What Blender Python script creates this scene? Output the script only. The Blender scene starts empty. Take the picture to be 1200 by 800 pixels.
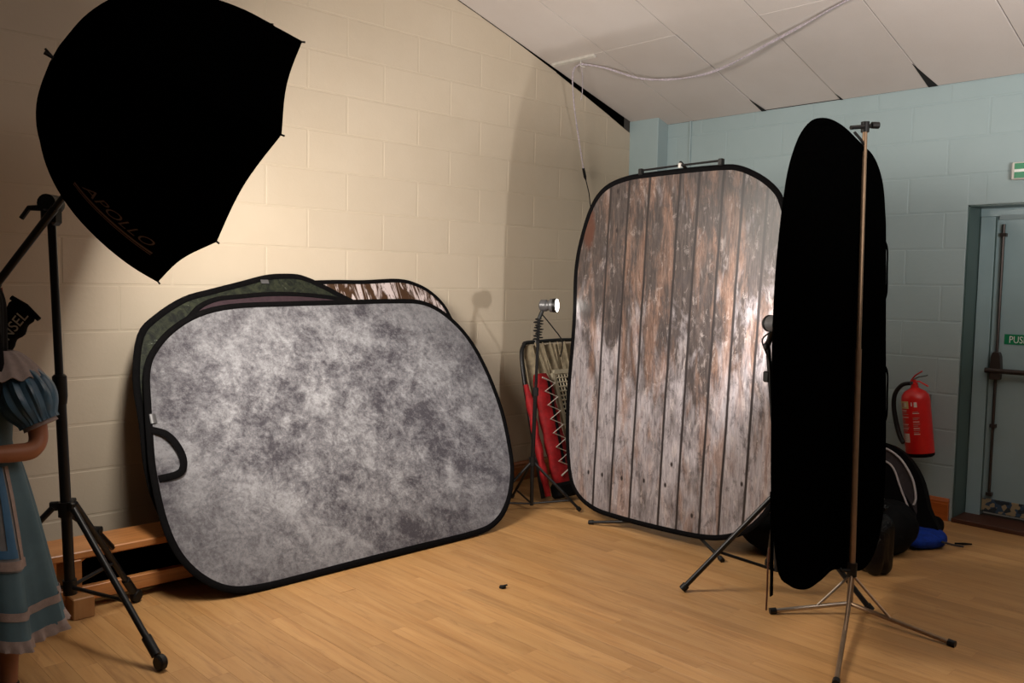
import bpy, bmesh, math, random
from mathutils import Vector, Matrix
random.seed(7)
D = bpy.data
SC = bpy.context.scene
COL = SC.collection
pi = math.pi

# ------------------------------------------------------------------ camera
cam_data = D.cameras.new('camera'); cam = D.objects.new('camera', cam_data); COL.objects.link(cam)
cam_data.sensor_width = 36.0; cam_data.lens = 1008.4 / 1200 * 36.0
cam_data.clip_start = .05; cam_data.clip_end = 60
_psi, _p, _r = map(math.radians, (46.07, 3.88, 1.06))
_f = Vector((math.cos(_psi) * math.cos(_p), math.sin(_psi) * math.cos(_p), -math.sin(_p)))
_ri = Vector((math.sin(_psi), -math.cos(_psi), 0)); _u = _ri.cross(_f)
_r2 = _ri * math.cos(_r) + _u * math.sin(_r); _u2 = -_ri * math.sin(_r) + _u * math.cos(_r)
cam.matrix_world = Matrix(((_r2.x, _u2.x, -_f.x, 0), (_r2.y, _u2.y, -_f.y, 0), (_r2.z, _u2.z, -_f.z, 1.43), (0, 0, 0, 1)))
SC.camera = cam

# ------------------------------------------------------------------ world, exposure
world = D.worlds.new('hall_surroundings'); SC.world = world; world.use_nodes = True
world.node_tree.nodes['Background'].inputs[0].default_value = (1.0, .86, .72, 1)
world.node_tree.nodes['Background'].inputs[1].default_value = .03
SC.view_settings.view_transform = 'Standard'; SC.view_settings.look = 'None'
SC.view_settings.gamma = 1; SC.view_settings.use_curve_mapping = False
SC.view_settings.exposure = 0.0

def aim(o, d):
    o.rotation_euler = Vector(d).to_track_quat('-Z', 'Y').to_euler()

def area(name, loc, d, sx, sy, power, col, spread=None):
    l = D.lights.new(name, 'AREA'); l.energy = power; l.color = col
    l.shape = 'RECTANGLE'; l.size = sx; l.size_y = sy
    if spread: l.spread = math.radians(spread)
    o = D.objects.new(name, l); COL.objects.link(o); o.location = loc; aim(o, d)
    return o

SOFT_N = Vector((.9188, -.0416, -.3925)).normalized()
SOFT_C = Vector((1.487, 3.195, 1.921))
SOFT_HUB = SOFT_C - SOFT_N * .61
ls = area('softbox_light', SOFT_C - SOFT_N * .03, SOFT_N, .8, .8, 66, (1, .92, .82)); ls.data.shape = 'DISK'
# unseen uplight out of view, added to brighten the ceiling
area('ceiling_fill_light', (2.3, -.9, 1.7), (.55, .45, 1), 1.0, .6, 135, (1, .94, .89), 130)
def spot(name, loc, d, power, col, ang, blend, size):
    l = D.lights.new(name, 'SPOT'); l.energy = power; l.color = col
    l.spot_size = math.radians(ang); l.spot_blend = blend; l.shadow_soft_size = size
    o = D.objects.new(name, l); COL.objects.link(o); o.location = loc; aim(o, d); return o
spot('corner_lamp_light', (3.815, 3.585, 1.298), (.18, -1, -.02), 34, (1, .95, .90), 115, .6, .03)
spot('flash_lamp_light', (3.50, 2.02, 1.27), (.45, 1, .0), 55, (1, .95, .90), 118, .6, .03)

# ------------------------------------------------------------------ materials
def lin(c): return tuple(((x / 255) / 12.92 if x / 255 <= .04045 else ((x / 255 + .055) / 1.055) ** 2.4) for x in c)
class NT:
    def __init__(s, name):
        s.m = D.materials.new(name); s.m.use_nodes = True; s.t = s.m.node_tree; s.n = s.t.nodes
        s.b = s.n['Principled BSDF']
    def add(s, kind, **kw):
        n = s.n.new(kind)
        for k, v in kw.items(): setattr(n, k, v)
        return n
    def l(s, a, b): s.t.links.new(a, b)
    def val(s, sock, v):
        if hasattr(v, 'is_output') or isinstance(v, bpy.types.NodeSocket): s.l(v, sock)
        else:
            try: sock.default_value = v
            except Exception: sock.default_value = (*v, 1) if len(v) == 3 else v
    def math(s, op, a, b=0.0, c=0.0, clamp=False):
        n = s.add('ShaderNodeMath', operation=op); n.use_clamp = clamp
        s.val(n.inputs[0], a); s.val(n.inputs[1], b); s.val(n.inputs[2], c); return n.outputs[0]
    def mix(s, f, a, b, mode='MIX'):
        n = s.add('ShaderNodeMix', data_type='RGBA', blend_type=mode)
        s.val(n.inputs[0], f)
        for i, x in ((6, a), (7, b)):
            if isinstance(x, bpy.types.NodeSocket): s.l(x, n.inputs[i])
            else: n.inputs[i].default_value = (*x[:3], 1)
        return n.outputs[2]
    def noise(s, scale, detail=4, rough=.55, vec=None, dist=0):
        n = s.add('ShaderNodeTexNoise'); n.inputs['Scale'].default_value = scale
        n.inputs['Detail'].default_value = detail; n.inputs['Roughness'].default_value = rough
        n.inputs['Distortion'].default_value = dist
        if vec is not None: s.l(vec, n.inputs['Vector'])
        return n.outputs['Fac']
    def coord(s, kind='Object'): return s.add('ShaderNodeTexCoord').outputs[kind]
    def map(s, vec, scale=(1, 1, 1), loc=(0, 0, 0), rot=(0, 0, 0)):
        n = s.add('ShaderNodeMapping'); s.l(vec, n.inputs[0])
        n.inputs['Scale'].default_value = scale; n.inputs['Location'].default_value = loc; n.inputs['Rotation'].default_value = rot
        return n.outputs[0]
    def ramp(s, f, a, b):
        n = s.add('ShaderNodeMapRange'); s.val(n.inputs[0], f); n.inputs[1].default_value = a; n.inputs[2].default_value = b
        n.clamp = True; return n.outputs[0]
    def bump(s, h, strength=.3, dist=.002):
        n = s.add('ShaderNodeBump'); n.inputs['Strength'].default_value = strength; n.inputs['Distance'].default_value = dist
        s.l(h, n.inputs['Height']); s.l(n.outputs[0], s.b.inputs['Normal'])
    def fin(s, col=None, rough=.6, metal=0, spec=.5):
        if col is not None: s.val(s.b.inputs['Base Color'], col if isinstance(col, bpy.types.NodeSocket) else (*col[:3], 1))
        s.val(s.b.inputs['Roughness'], rough); s.b.inputs['Metallic'].default_value = metal
        s.b.inputs['Specular IOR Level'].default_value = spec
        return s.m

def simple(name, col, rough=.6, metal=0, spec=.5, var=.12, scale=18, bump=0, bdist=.002):
    t = NT(name); v = t.coord(); f = t.noise(scale, 4, .6, v)
    f = t.ramp(f, .3, .7)
    c = t.mix(f, tuple(x * (1 - var) for x in col), tuple(min(1, x * (1 + var)) for x in col))
    if bump: t.bump(t.noise(scale * 6, 3, .6, v), bump, bdist)
    return t.fin(c, rough, metal, spec)

M = {}
M['black_metal'] = simple('black_metal', (.006, .006, .0065), .38, 0, .35)
M['black_plastic'] = simple('black_plastic', (.006, .006, .006), .45, 0, .3)
M['black_fabric'] = simple('black_fabric', (.0008, .0008, .0008), .95, 0, .0, .3, 60)
M['rim_fabric'] = simple('rim_fabric', (.003, .0028, .0032), .8, 0, .06, .3, 60, .3)
M['chrome'] = simple('brushed_chrome', (.42, .36, .30), .35, .9)
M['pole_brass'] = simple('dull_pole', (.30, .20, .125), .42, .7)
M['grey_metal'] = simple('grey_metal', (.25, .24, .23), .35, .8)
M['white_paint'] = simple('white_paint', (.6, .58, .54), .5)
M['silver'] = simple('grey_lamp_body', (.10, .10, .105), .4, .3)
M['red_paint'] = simple('red_enamel', (.58, .012, .010), .3, 0, .5, .08)
M['red_fabric'] = simple('red_fabric', (.26, .006, .009), .7, 0, .3, .3, 25, .4)
M['cord'] = simple('pale_cord', (.55, .50, .45), .8)
M['tan_canvas'] = simple('tan_canvas', (.30, .25, .17), .8, 0, .2, .25, 30, .4)
M['beige_plastic'] = simple('beige_plastic', (.42, .37, .27), .6)
M['dark_reveal'] = simple('shaded_teal_paint', (.060, .105, .100), .35, 0, .5, .1, 3)  # teal paint, darkened to carry the shade inside the door reveal
M['door_paint'] = simple('pale_blue_gloss_paint', (.30, .42, .45), .28, 0, .5, .08, 2.5, .05)
M['bronze'] = simple('bronze_metal', (.060, .048, .043), .42, .55)
M['threshold'] = simple('dark_threshold_wood', (.06, .018, .008), .5)
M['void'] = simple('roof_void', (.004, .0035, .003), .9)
M['mortar_cream'] = simple('cream_wall_joint_paint', (.545, .468, .363), .6, 0, .3, .03)
M['mortar_blue'] = simple('blue_wall_joint_paint', (.315, .403, .423), .6, 0, .3, .03)
M['green_sign'] = simple('green_sign_plastic', (.006, .20, .085), .35)
M['sign_white'] = simple('sign_white', (.75, .78, .75), .5)
M['label_cream'] = simple('label_cream', (.55, .45, .20), .5)
M['label_white'] = simple('label_white', (.62, .55, .50), .5)
M['label_print'] = simple('label_print', (.42, .20, .17), .5)
M['blue_cloth'] = simple('blue_cloth', (.004, .028, .24), .8, 0, .2, .3, 30, .4)
M['bag_grey'] = simple('bag_grey_fabric', (.050, .043, .046), .8, 0, .2, .2, 40, .3)
M['bag_dark'] = simple('bag_black_fabric', (.002, .002, .0024), .75, 0, .10, .3, 40, .3)
M['bag_pipe'] = simple('bag_light_piping', (.48, .46, .47), .6)
M['bag_panel'] = simple('bag_stone_panel', (.40, .38, .34), .7)
M['bin_plastic'] = simple('black_glossy_plastic', (.0006, .0006, .0008), .12, 0, .22, .2, 20, .6, .012)
M['skin'] = simple('skin', (.30, .12, .06), .5, 0, .4, .06)
M['hair'] = simple('dark_hair', (.003, .002, .0015), .7, 0, .08, .3, 80)
M['dress'] = simple('blue_dress_cloth', (.075, .140, .175), .6, 0, .3, .12, 10, .2)
M['dress_trim'] = simple('pale_trim', (.30, .24, .22), .8, 0, .2, .1, 60, .4)
M['dress_blue'] = simple('deep_blue_trim', (.035, .130, .260), .6)
M['sleeve'] = simple('blue_satin', (.045, .105, .165), .35, 0, .5, .2, 12, .2)
M['apron'] = simple('apron_cloth', (.17, .18, .19), .8)
M['shoe'] = simple('shoe_leather', (.01, .01, .012), .3)
M['eye'] = simple('eye_white', (.6, .58, .55), .3)
M['lip'] = simple('lip', (.35, .08, .07), .5)
M['logo_brown'] = simple('logo_print', (.10, .065, .05), .7)
M['logo_white'] = simple('logo_cream_print', (.50, .46, .37), .7)

def wall_mat(name, col, grime):
    t = NT(name); geo = t.add('ShaderNodeNewGeometry').outputs['Position']; oi = t.add('ShaderNodeObjectInfo').outputs['Random']
    f = t.noise(2.2, 5, .6, geo); f2 = t.noise(60, 3, .6, geo)
    c = t.mix(t.ramp(f, .35, .7), col, grime)
    k = t.math('MULTIPLY_ADD', oi, .05, .975)
    n = t.add('ShaderNodeVectorMath', operation='SCALE'); t.l(c, n.inputs[0]); t.l(k, n.inputs['Scale'])
    h = t.math('ADD', t.math('MULTIPLY', t.noise(9, 4, .6, geo), 1.2), t.math('MULTIPLY', f2, .5))
    t.bump(h, .35, .0035)
    return t.fin(n.outputs[0], .55, 0, .35)
M['cream_block'] = wall_mat('cream_painted_block', (.560, .482, .378), (.535, .455, .350))
M['blue_block'] = wall_mat('blue_painted_block', (.325, .415, .435), (.30, .388, .405))

def wood_mat(name, c1, c2, c3, axis=1, rough=.4, scale=1.0, rnd=True, spec=.5):
    t = NT(name); v = t.coord(); oi = t.add('ShaderNodeObjectInfo').outputs['Random']
    off = t.add('ShaderNodeVectorMath', operation='ADD'); t.l(v, off.inputs[0])
    cmb = t.add('ShaderNodeCombineXYZ')
    for i, k in enumerate((37.0, 91.0, 53.0)): t.l(t.math('MULTIPLY', oi, k if rnd else 0), cmb.inputs[i])
    t.l(cmb.outputs[0], off.inputs[1]); v = off.outputs[0]
    sc = [14 * scale] * 3; sc[axis] = 1.1 * scale
    g = t.noise(1, 6, .65, t.map(v, tuple(sc)), .6)
    sc2 = [60 * scale] * 3; sc2[axis] = 3 * scale
    g2 = t.noise(1, 4, .6, t.map(v, tuple(sc2)))
    c = t.mix(t.ramp(g, .36, .66), c1, c2)
    c = t.mix(t.math('MULTIPLY', t.ramp(g2, .50, .72), .55), c, c3)
    g3 = t.noise(1, 5, .7, t.map(v, tuple([26 * scale if i != axis else 4.5 * scale for i in range(3)])), .8)
    c = t.mix(t.math('MULTIPLY', t.ramp(g3, .58, .68), .42), c, c3)
    k = t.math('MULTIPLY_ADD', oi, .20 if rnd else 0, .90 if rnd else 1)
    n = t.add('ShaderNodeVectorMath', operation='SCALE'); t.l(c, n.inputs[0]); t.l(k, n.inputs['Scale'])
    t.bump(g2, .12, .0006)
    return t.fin(n.outputs[0], rough, 0, spec)
M['floor'] = wood_mat('varnished_floor_board', (.47, .265, .105), (.39, .20, .070), (.24, .11, .040), 1, .42)
M['skirting'] = wood_mat('orange_varnished_pine', (.42, .115, .022), (.30, .070, .012), (.15, .03, .006), 1, .32)
M['skirting_x'] = wood_mat('orange_varnished_pine_long', (.42, .14, .035), (.30, .085, .02), (.15, .03, .006), 0, .32)
M['bench'] = wood_mat('bench_pine', (.50, .22, .075), (.40, .155, .045), (.22, .07, .02), 0, .35)
M['bench_block'] = wood_mat('bench_block_pine', (.40, .21, .085), (.33, .16, .055), (.2, .08, .03), 2, .5)

def ceiling_mat():
    t = NT('ceiling_tile_face'); geo = t.add('ShaderNodeNewGeometry').outputs['Position']; oi = t.add('ShaderNodeObjectInfo').outputs['Random']
    f = t.noise(170, 3, .7, geo); sp = t.ramp(f, .60, .72); w = t.noise(1.6, 4, .6, geo)
    c = t.mix(t.ramp(w, .35, .7), (.60, .555, .53), (.56, .51, .48))
    c = t.mix(t.math('MULTIPLY', sp, .35), c, (.36, .32, .29))
    k = t.math('MULTIPLY_ADD', oi, .07, .95)
    n = t.add('ShaderNodeVectorMath', operation='SCALE'); t.l(c, n.inputs[0]); t.l(k, n.inputs['Scale'])
    t.bump(f, .3, .002)
    return t.fin(n.outputs[0], .85, 0, .2)
M['tile'] = ceiling_mat()

M['ceiling_back'] = simple('shadowed_ceiling_backing', (.07, .06, .05), .9)
def emit(name, col, strength):
    t = NT(name); t.b.inputs['Emission Color'].default_value = (*col, 1); t.b.inputs['Emission Strength'].default_value = strength
    return t.fin(col, .5)
M['lamp_face'] = emit('lamp_lens_lit', (1, .96, .88), 14)
M['diffuser'] = emit('softbox_diffuser', (1, .93, .82), 2.5)
M['fitting'] = emit('fluorescent_diffuser', (1, .93, .82), 6)

# grey mottled print of the studio backdrop
def grey_print():
    t = NT('mottled_grey_print'); v = t.coord()
    a = t.noise(2.2, 5, .62, v, .5); b = t.noise(9, 7, .78, v, .4); c = t.noise(40, 5, .8, v, .4)
    f = t.math('ADD', t.math('MULTIPLY', t.ramp(a, .3, .7), .42), t.math('ADD', t.math('MULTIPLY', t.ramp(b, .28, .72), .36), t.math('MULTIPLY', t.ramp(c, .3, .7), .22)))
    r = t.add('ShaderNodeValToRGB'); t.l(f, r.inputs[0]); e = r.color_ramp.elements
    e[0].position = .34; e[0].color = (.062, .058, .070, 1); e[1].position = .70; e[1].color = (.40, .405, .430, 1)
    m = e.new(.5); m.color = (.185, .183, .200, 1)
    # fine pale scratches
    s1 = t.noise(1, 4, .7, t.map(v, (160, 30, 8), rot=(0, 0, .7)), .4); s2 = t.noise(1, 4, .7, t.map(v, (30, 170, 8), rot=(0, 0, .4)), .4)
    sc = t.math('MAXIMUM', t.ramp(s1, .62, .72), t.ramp(s2, .62, .72))
    col = t.mix(t.math('MULTIPLY', sc, .40), r.outputs[0], (.50, .49, .50))
    fl = t.noise(110, 4, .8, v); col = t.mix(t.math('MULTIPLY', t.ramp(fl, .62, .72), .45), col, (.50, .50, .52)); col = t.mix(t.math('MULTIPLY', t.ramp(fl, .46, .34), .50), col, (.06, .055, .062))
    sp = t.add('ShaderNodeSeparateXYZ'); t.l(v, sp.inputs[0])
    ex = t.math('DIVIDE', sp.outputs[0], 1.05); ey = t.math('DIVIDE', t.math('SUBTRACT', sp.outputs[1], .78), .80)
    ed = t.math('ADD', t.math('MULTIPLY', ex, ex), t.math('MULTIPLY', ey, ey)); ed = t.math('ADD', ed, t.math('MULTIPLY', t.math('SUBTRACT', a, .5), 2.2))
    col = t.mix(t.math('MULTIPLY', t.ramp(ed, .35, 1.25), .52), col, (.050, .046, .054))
    return t.fin(col, .7, 0, .2)
M['grey_print'] = grey_print()

LINES = (-3.265, -3.13, -2.985, -2.783, -2.659, -2.51, -2.39, -2.249)
NAILS = [(-3.377, .296), (-3.269, .299), (-3.12, .305), (-2.959, .319), (-2.772, .444), (-2.811, .321), (-2.63, .185), (-2.332, .414), (-3.206, 1.971), (-3.205, 1.746)]
def plank_print(u0):
    t = NT('weathered_plank_print'); co = t.coord(); sp = t.add('ShaderNodeSeparateXYZ'); t.l(co, sp.inputs[0])
    u, v = sp.outputs[0], sp.outputs[1]
    wob = t.noise(1, 2, .5, t.map(co, (3, 2.2, 1)))
    uu = t.math('ADD', t.math('MULTIPLY_ADD', v, -.042, 1.84 * .042), u)
    uu = t.math('MULTIPLY_ADD', wob, .012, t.math('SUBTRACT', uu, .006))
    idx = 0.0; line = None
    for L in LINES:
        x = t.math('SUBTRACT', uu, L - u0)
        idx = t.math('ADD', idx, t.math('GREATER_THAN', x, 0.0))
        d = t.math('ABSOLUTE', x)
        line = d if line is None else t.math('MINIMUM', line, d)
    wn = t.add('ShaderNodeTexWhiteNoise', noise_dimensions='1D'); t.l(idx, wn.inputs['W']); rnd = wn.outputs['Value']
    wn2 = t.add('ShaderNodeTexWhiteNoise', noise_dimensions='1D'); t.l(t.math('ADD', idx, 31.3), wn2.inputs['W']); rnd2 = wn2.outputs['Value']
    cx = t.add('ShaderNodeCombineXYZ'); t.l(u, cx.inputs[0]); t.l(v, cx.inputs[1]); t.l(t.math('MULTIPLY', idx, 3.7), cx.inputs[2])
    P = cx.outputs[0]
    fine = t.noise(1, 6, .75, t.map(P, (90, 9, 1)), .3)
    grain = t.noise(1, 5, .65, t.map(P, (34, 3.2, 1)), .6)
    big = t.noise(1, 5, .65, t.map(P, (8, 2.6, 1)), .7)
    blot = t.noise(1, 7, .78, t.map(P, (22, 10, 1)), .5)
    warm = t.noise(1, 5, .65, t.map(P, (11, 2.0, 1), (4.2, 1.3, 0)), .5)
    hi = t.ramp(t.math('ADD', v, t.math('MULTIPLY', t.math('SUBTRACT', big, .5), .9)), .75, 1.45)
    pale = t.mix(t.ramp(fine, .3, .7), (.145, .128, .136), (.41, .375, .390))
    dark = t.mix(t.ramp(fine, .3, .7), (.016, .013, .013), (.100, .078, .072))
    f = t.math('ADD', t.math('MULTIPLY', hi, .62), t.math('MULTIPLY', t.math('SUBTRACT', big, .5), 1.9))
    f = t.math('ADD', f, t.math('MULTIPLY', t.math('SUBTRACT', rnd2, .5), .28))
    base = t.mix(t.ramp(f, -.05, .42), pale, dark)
    w = t.math('MULTIPLY', t.ramp(t.math('ADD', warm, t.math('MULTIPLY', rnd, .14)), .57, .72), .62)
    base = t.mix(w, base, t.mix(t.ramp(fine, .35, .65), (.125, .060, .037), (.31, .195, .145)))
    fl = t.math('MULTIPLY', t.ramp(blot, .545, .60), t.ramp(grain, .40, .60))
    base = t.mix(t.math('MULTIPLY', fl, t.math('MULTIPLY_ADD', hi, -.28, .60)), base, (.46, .40, .38))
    dk = t.math('MULTIPLY', t.ramp(blot, .455, .39), .60)
    base = t.mix(dk, base, (.050, .042, .044))
    base = t.mix(t.math('MULTIPLY', t.ramp(grain, .40, .30), .5), base, (.07, .050, .045))
    px = t.math('DIVIDE', t.math('SUBTRACT', u, -3.42 - u0), .050); py = t.math('DIVIDE', t.math('SUBTRACT', v, 1.77), .14)
    d2 = t.math('ADD', t.math('MULTIPLY', px, px), t.math('MULTIPLY', py, py))
    patch = t.ramp(t.math('ADD', d2, t.math('MULTIPLY', blot, 1.6)), 2.0, 1.2)
    base = t.mix(t.math('MULTIPLY', patch, .85), base, (.085, .030, .018))
    for (a, b) in NAILS:
        px = t.math('SUBTRACT', u, a - u0); py = t.math('MULTIPLY', t.math('SUBTRACT', v, b), .6)
        d = t.math('SQRT', t.math('ADD', t.math('MULTIPLY', px, px), t.math('MULTIPLY', py, py)))
        base = t.mix(t.ramp(d, .011, .005), base, (.02, .015, .015))
    lw = t.math('MULTIPLY_ADD', grain, .006, .002)
    base = t.mix(t.ramp(t.math('SUBTRACT', line, lw), .005, .0), base, (.022, .017, .017))
    return t.fin(base, .36, 0, .32)

def foliage_print(name, kind):
    t = NT(name); v = t.coord(); a = t.noise(5, 6, .7, v, 1.5); b = t.noise(22, 5, .75, v, 1)
    if kind == 'green':
        c = t.mix(t.ramp(b, .4, .62), (.005, .007, .006), (.028, .033, .019)); c = t.mix(t.ramp(a, .60, .68), c, (.30, .34, .26))
    elif kind == 'plum':
        c = t.mix(t.ramp(b, .3, .7), (.026, .014, .020), (.050, .030, .036))
    else:
        s = t.noise(1, 5, .7, t.map(v, (14, 3, 1)), 1.0); c = t.mix(t.ramp(s, .49, .56), (.055, .026, .012), (.55, .47, .47))
        c = t.mix(t.ramp(b, .58, .66), c, (.06, .045, .03))
    return t.fin(c, .6, 0, .2)
M['green_print'] = foliage_print('woodland_print', 'green')
M['plum_print'] = foliage_print('plum_print', 'plum')
M['birch_print'] = foliage_print('bark_and_stone_print', 'birch')
def draught():
    t = NT('speckled_draught_strip'); v = t.coord(); n = t.add('ShaderNodeTexVoronoi'); n.inputs['Scale'].default_value = 42; t.l(v, n.inputs['Vector'])
    sp = t.add('ShaderNodeSeparateXYZ'); t.l(n.outputs['Color'], sp.inputs[0])
    c = t.mix(t.ramp(sp.outputs[0], .3, .4), (.035, .07, .12), (.33, .26, .15)); c = t.mix(t.ramp(sp.outputs[1], .7, .75), c, (.02, .03, .04))
    return t.fin(c, .8)
M['draught'] = draught()

# ------------------------------------------------------------------ mesh builder
ORG = {}
def frame(o, x, y):
    o, x, y = Vector(o), Vector(x).normalized(), Vector(y).normalized(); z = x.cross(y).normalized()
    return Matrix(((x.x, y.x, z.x, o.x), (x.y, y.y, z.y, o.y), (x.z, y.z, z.z, o.z), (0, 0, 0, 1)))
def perp(d):
    a = Vector((0, 0, 1)) if abs(d.z) < .9 else Vector((1, 0, 0)); x = d.cross(a).normalized(); return x, d.cross(x).normalized()
class MB:
    def __init__(s): s.v = []; s.f = []
    def box(s, c, d, m=None, taper=None):
        i = len(s.v)
        for z in (-1, 1):
            for y in (-1, 1):
                for x in (-1, 1):
                    k = taper if (taper and z > 0) else 1
                    p = Vector((x * d[0] / 2 * k, y * d[1] / 2 * k, z * d[2] / 2))
                    p = (m @ p) if m else p
                    s.v.append(p + Vector(c))
        s.f += [tuple(i + q for q in f) for f in ((0, 2, 3, 1), (4, 5, 7, 6), (0, 1, 5, 4), (2, 6, 7, 3), (0, 4, 6, 2), (1, 3, 7, 5))]
        return s
    def tube(s, pts, r, n=10, closed=False, flat=None):
        pts = [Vector(p) for p in pts]; N = len(pts); i0 = len(s.v); rs = r if isinstance(r, (list, tuple)) else [r] * N
        px = None
        for k, p in enumerate(pts):
            a = pts[(k - 1) % N] if (closed or k > 0) else p; b = pts[(k + 1) % N] if (closed or k < N - 1) else p
            d = (b - a).normalized()
            if flat is not None: x = Vector(flat[0]); y = d.cross(x).normalized(); fx, fy = flat[1], flat[2]
            else:
                if px is None: x, y = perp(d)
                else: x = (px - d * px.dot(d)).normalized(); y = d.cross(x)
                px = x; fx = fy = 1
            for j in range(n):
                t = 2 * pi * j / n; s.v.append(p + x * math.cos(t) * rs[k] * fx + y * math.sin(t) * rs[k] * fy)
        for k in range(N if closed else N - 1):
            for j in range(n):
                a, b = i0 + k * n, i0 + ((k + 1) % N) * n
                s.f.append((a + j, b + j, b + (j + 1) % n, a + (j + 1) % n))
        if not closed:
            s.f.append(tuple(i0 + j for j in range(n))); s.f.append(tuple(i0 + (N - 1) * n + n - 1 - j for j in range(n)))
        return s
    def lathe(s, prof, o=(0, 0, 0), ax=(0, 0, 1), n=20, sx=1, sy=1, wob=None):
        ax = Vector(ax).normalized(); x, y = perp(ax) if abs(ax.z) < .999 else (Vector((1, 0, 0)), Vector((0, 1, 0))); i0 = len(s.v); o = Vector(o)
        for k, (r, z) in enumerate(prof):
            for j in range(n):
                t = 2 * pi * j / n; q = r * (wob(t, k) if wob else 1)
                s.v.append(o + ax * z + x * math.cos(t) * q * sx + y * math.sin(t) * q * sy)
        for k in range(len(prof) - 1):
            for j in range(n):
                a, b = i0 + k * n, i0 + (k + 1) * n; s.f.append((a + j, a + (j + 1) % n, b + (j + 1) % n, b + j))
        s.f.append(tuple(i0 + n - 1 - j for j in range(n))); s.f.append(tuple(i0 + (len(prof) - 1) * n + j for j in range(n)))
        return s
    def prism(s, poly, z0, z1, m=None):
        i0 = len(s.v); n = len(poly)
        for z in (z0, z1):
            for (a, b) in poly:
                p = Vector((a, b, z)); s.v.append(m @ p if m else p)
        s.f.append(tuple(i0 + n - 1 - j for j in range(n))); s.f.append(tuple(i0 + n + j for j in range(n)))
        for j in range(n): s.f.append((i0 + j, i0 + (j + 1) % n, i0 + n + (j + 1) % n, i0 + n + j))
        return s
    def grid(s, fn, nu, nv):
        i0 = len(s.v)
        for a in range(nu + 1):
            for b in range(nv + 1): s.v.append(Vector(fn(a / nu, b / nv)))
        for a in range(nu):
            for b in range(nv):
                k = i0 + a * (nv + 1) + b; s.f.append((k, k + nv + 1, k + nv + 2, k + 1))
        return s
    def build(s, name, mat, parent=None, smooth=False, bevel=0, fr=None, solid=0, at=None):
        """at: origin of the object; fr: frame in which the vertices are written"""
        me = D.meshes.new(name)
        base = ORG[parent] if parent else Vector((0, 0, 0))
        org = Vector(at) if at is not None else (fr.translation if fr else base)
        off = Vector((0, 0, 0)) if fr else org
        me.from_pydata([v - off for v in s.v], [], s.f)
        bm = bmesh.new(); bm.from_mesh(me)
        if bevel: bmesh.ops.bevel(bm, geom=list(bm.edges), offset=bevel, segments=1, affect='EDGES')
        if solid: bmesh.ops.solidify(bm, geom=list(bm.faces), thickness=solid)
        bmesh.ops.recalc_face_normals(bm, faces=bm.faces); bm.to_mesh(me); bm.free()
        if smooth:
            for p in me.polygons: p.use_smooth = True
            me.set_sharp_from_angle(angle=math.radians(38))
        if isinstance(mat, str): mat = M[mat]
        me.materials.append(mat)
        o = D.objects.new(name, me); COL.objects.link(o)
        ORG[o] = Vector(org)
        if parent: o.parent = parent
        if fr: o.matrix_local = Matrix.Translation(-base) @ fr
        else: o.location = org - base
        return o
def tag(o, label=None, cat=None, group=None, kind=None):
    for k, v in (('label', label), ('category', cat), ('group', group), ('kind', kind)):
        if v: o[k] = v
    return o
def thing(name, loc, label, cat, group=None):
    o = D.objects.new(name, None); COL.objects.link(o); o.location = loc; o.empty_display_size = .05
    ORG[o] = Vector(loc); return tag(o, label, cat, group)
def catmull(pts, k=3, closed=True):
    out = []; n = len(pts); P = [Vector(p) for p in pts]
    for i in range(n if closed else n - 1):
        g = (lambda j: P[j % n]) if closed else (lambda j: P[max(0, min(n - 1, j))])
        a, b, c, d = g(i - 1), g(i), g(i + 1), g(i + 2)
        for q in range(k):
            t = q / k; out.append(.5 * ((2 * b) + (c - a) * t + (2 * a - 5 * b + 4 * c - d) * t * t + (3 * b - a - 3 * c + d) * t ** 3))
    if not closed: out.append(P[-1])
    return out
def text_mesh(name, body, size, mat, parent, fr, extrude=.0008, align='LEFT', shear=0, sx=1):
    cu = D.curves.new(name, 'FONT'); cu.body = body; cu.size = size; cu.extrude = extrude; cu.align_x = align; cu.shear = shear; cu.resolution_u = 3
    to = D.objects.new(name, cu); COL.objects.link(to); bpy.context.view_layer.update()
    me = D.meshes.new_from_object(to.evaluated_get(bpy.context.evaluated_depsgraph_get())); D.objects.remove(to); D.curves.remove(cu)
    me.name = name
    if sx != 1:
        for v in me.vertices: v.co.x *= sx
    me.materials.clear(); me.materials.append(M[mat])
    o = D.objects.new(name, me); COL.objects.link(o); o.parent = parent; o.matrix_local = Matrix.Translation(-ORG[parent]) @ fr; ORG[o] = fr.translation.copy()
    return o
def cr(a, b): return (Vector(a) + Vector(b)) / 2

# ------------------------------------------------------------------ room shell
XR, YL = 5.65, 4.41
SL = .29
def ceil_z(x): return 2.70 + SL * (XR - x)
def gap(x): return max(0, min(1, (x - 4.15) / 1.35)) ** 1.5 * .085     # the ceiling has lifted off the cream wall near the corner

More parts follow.
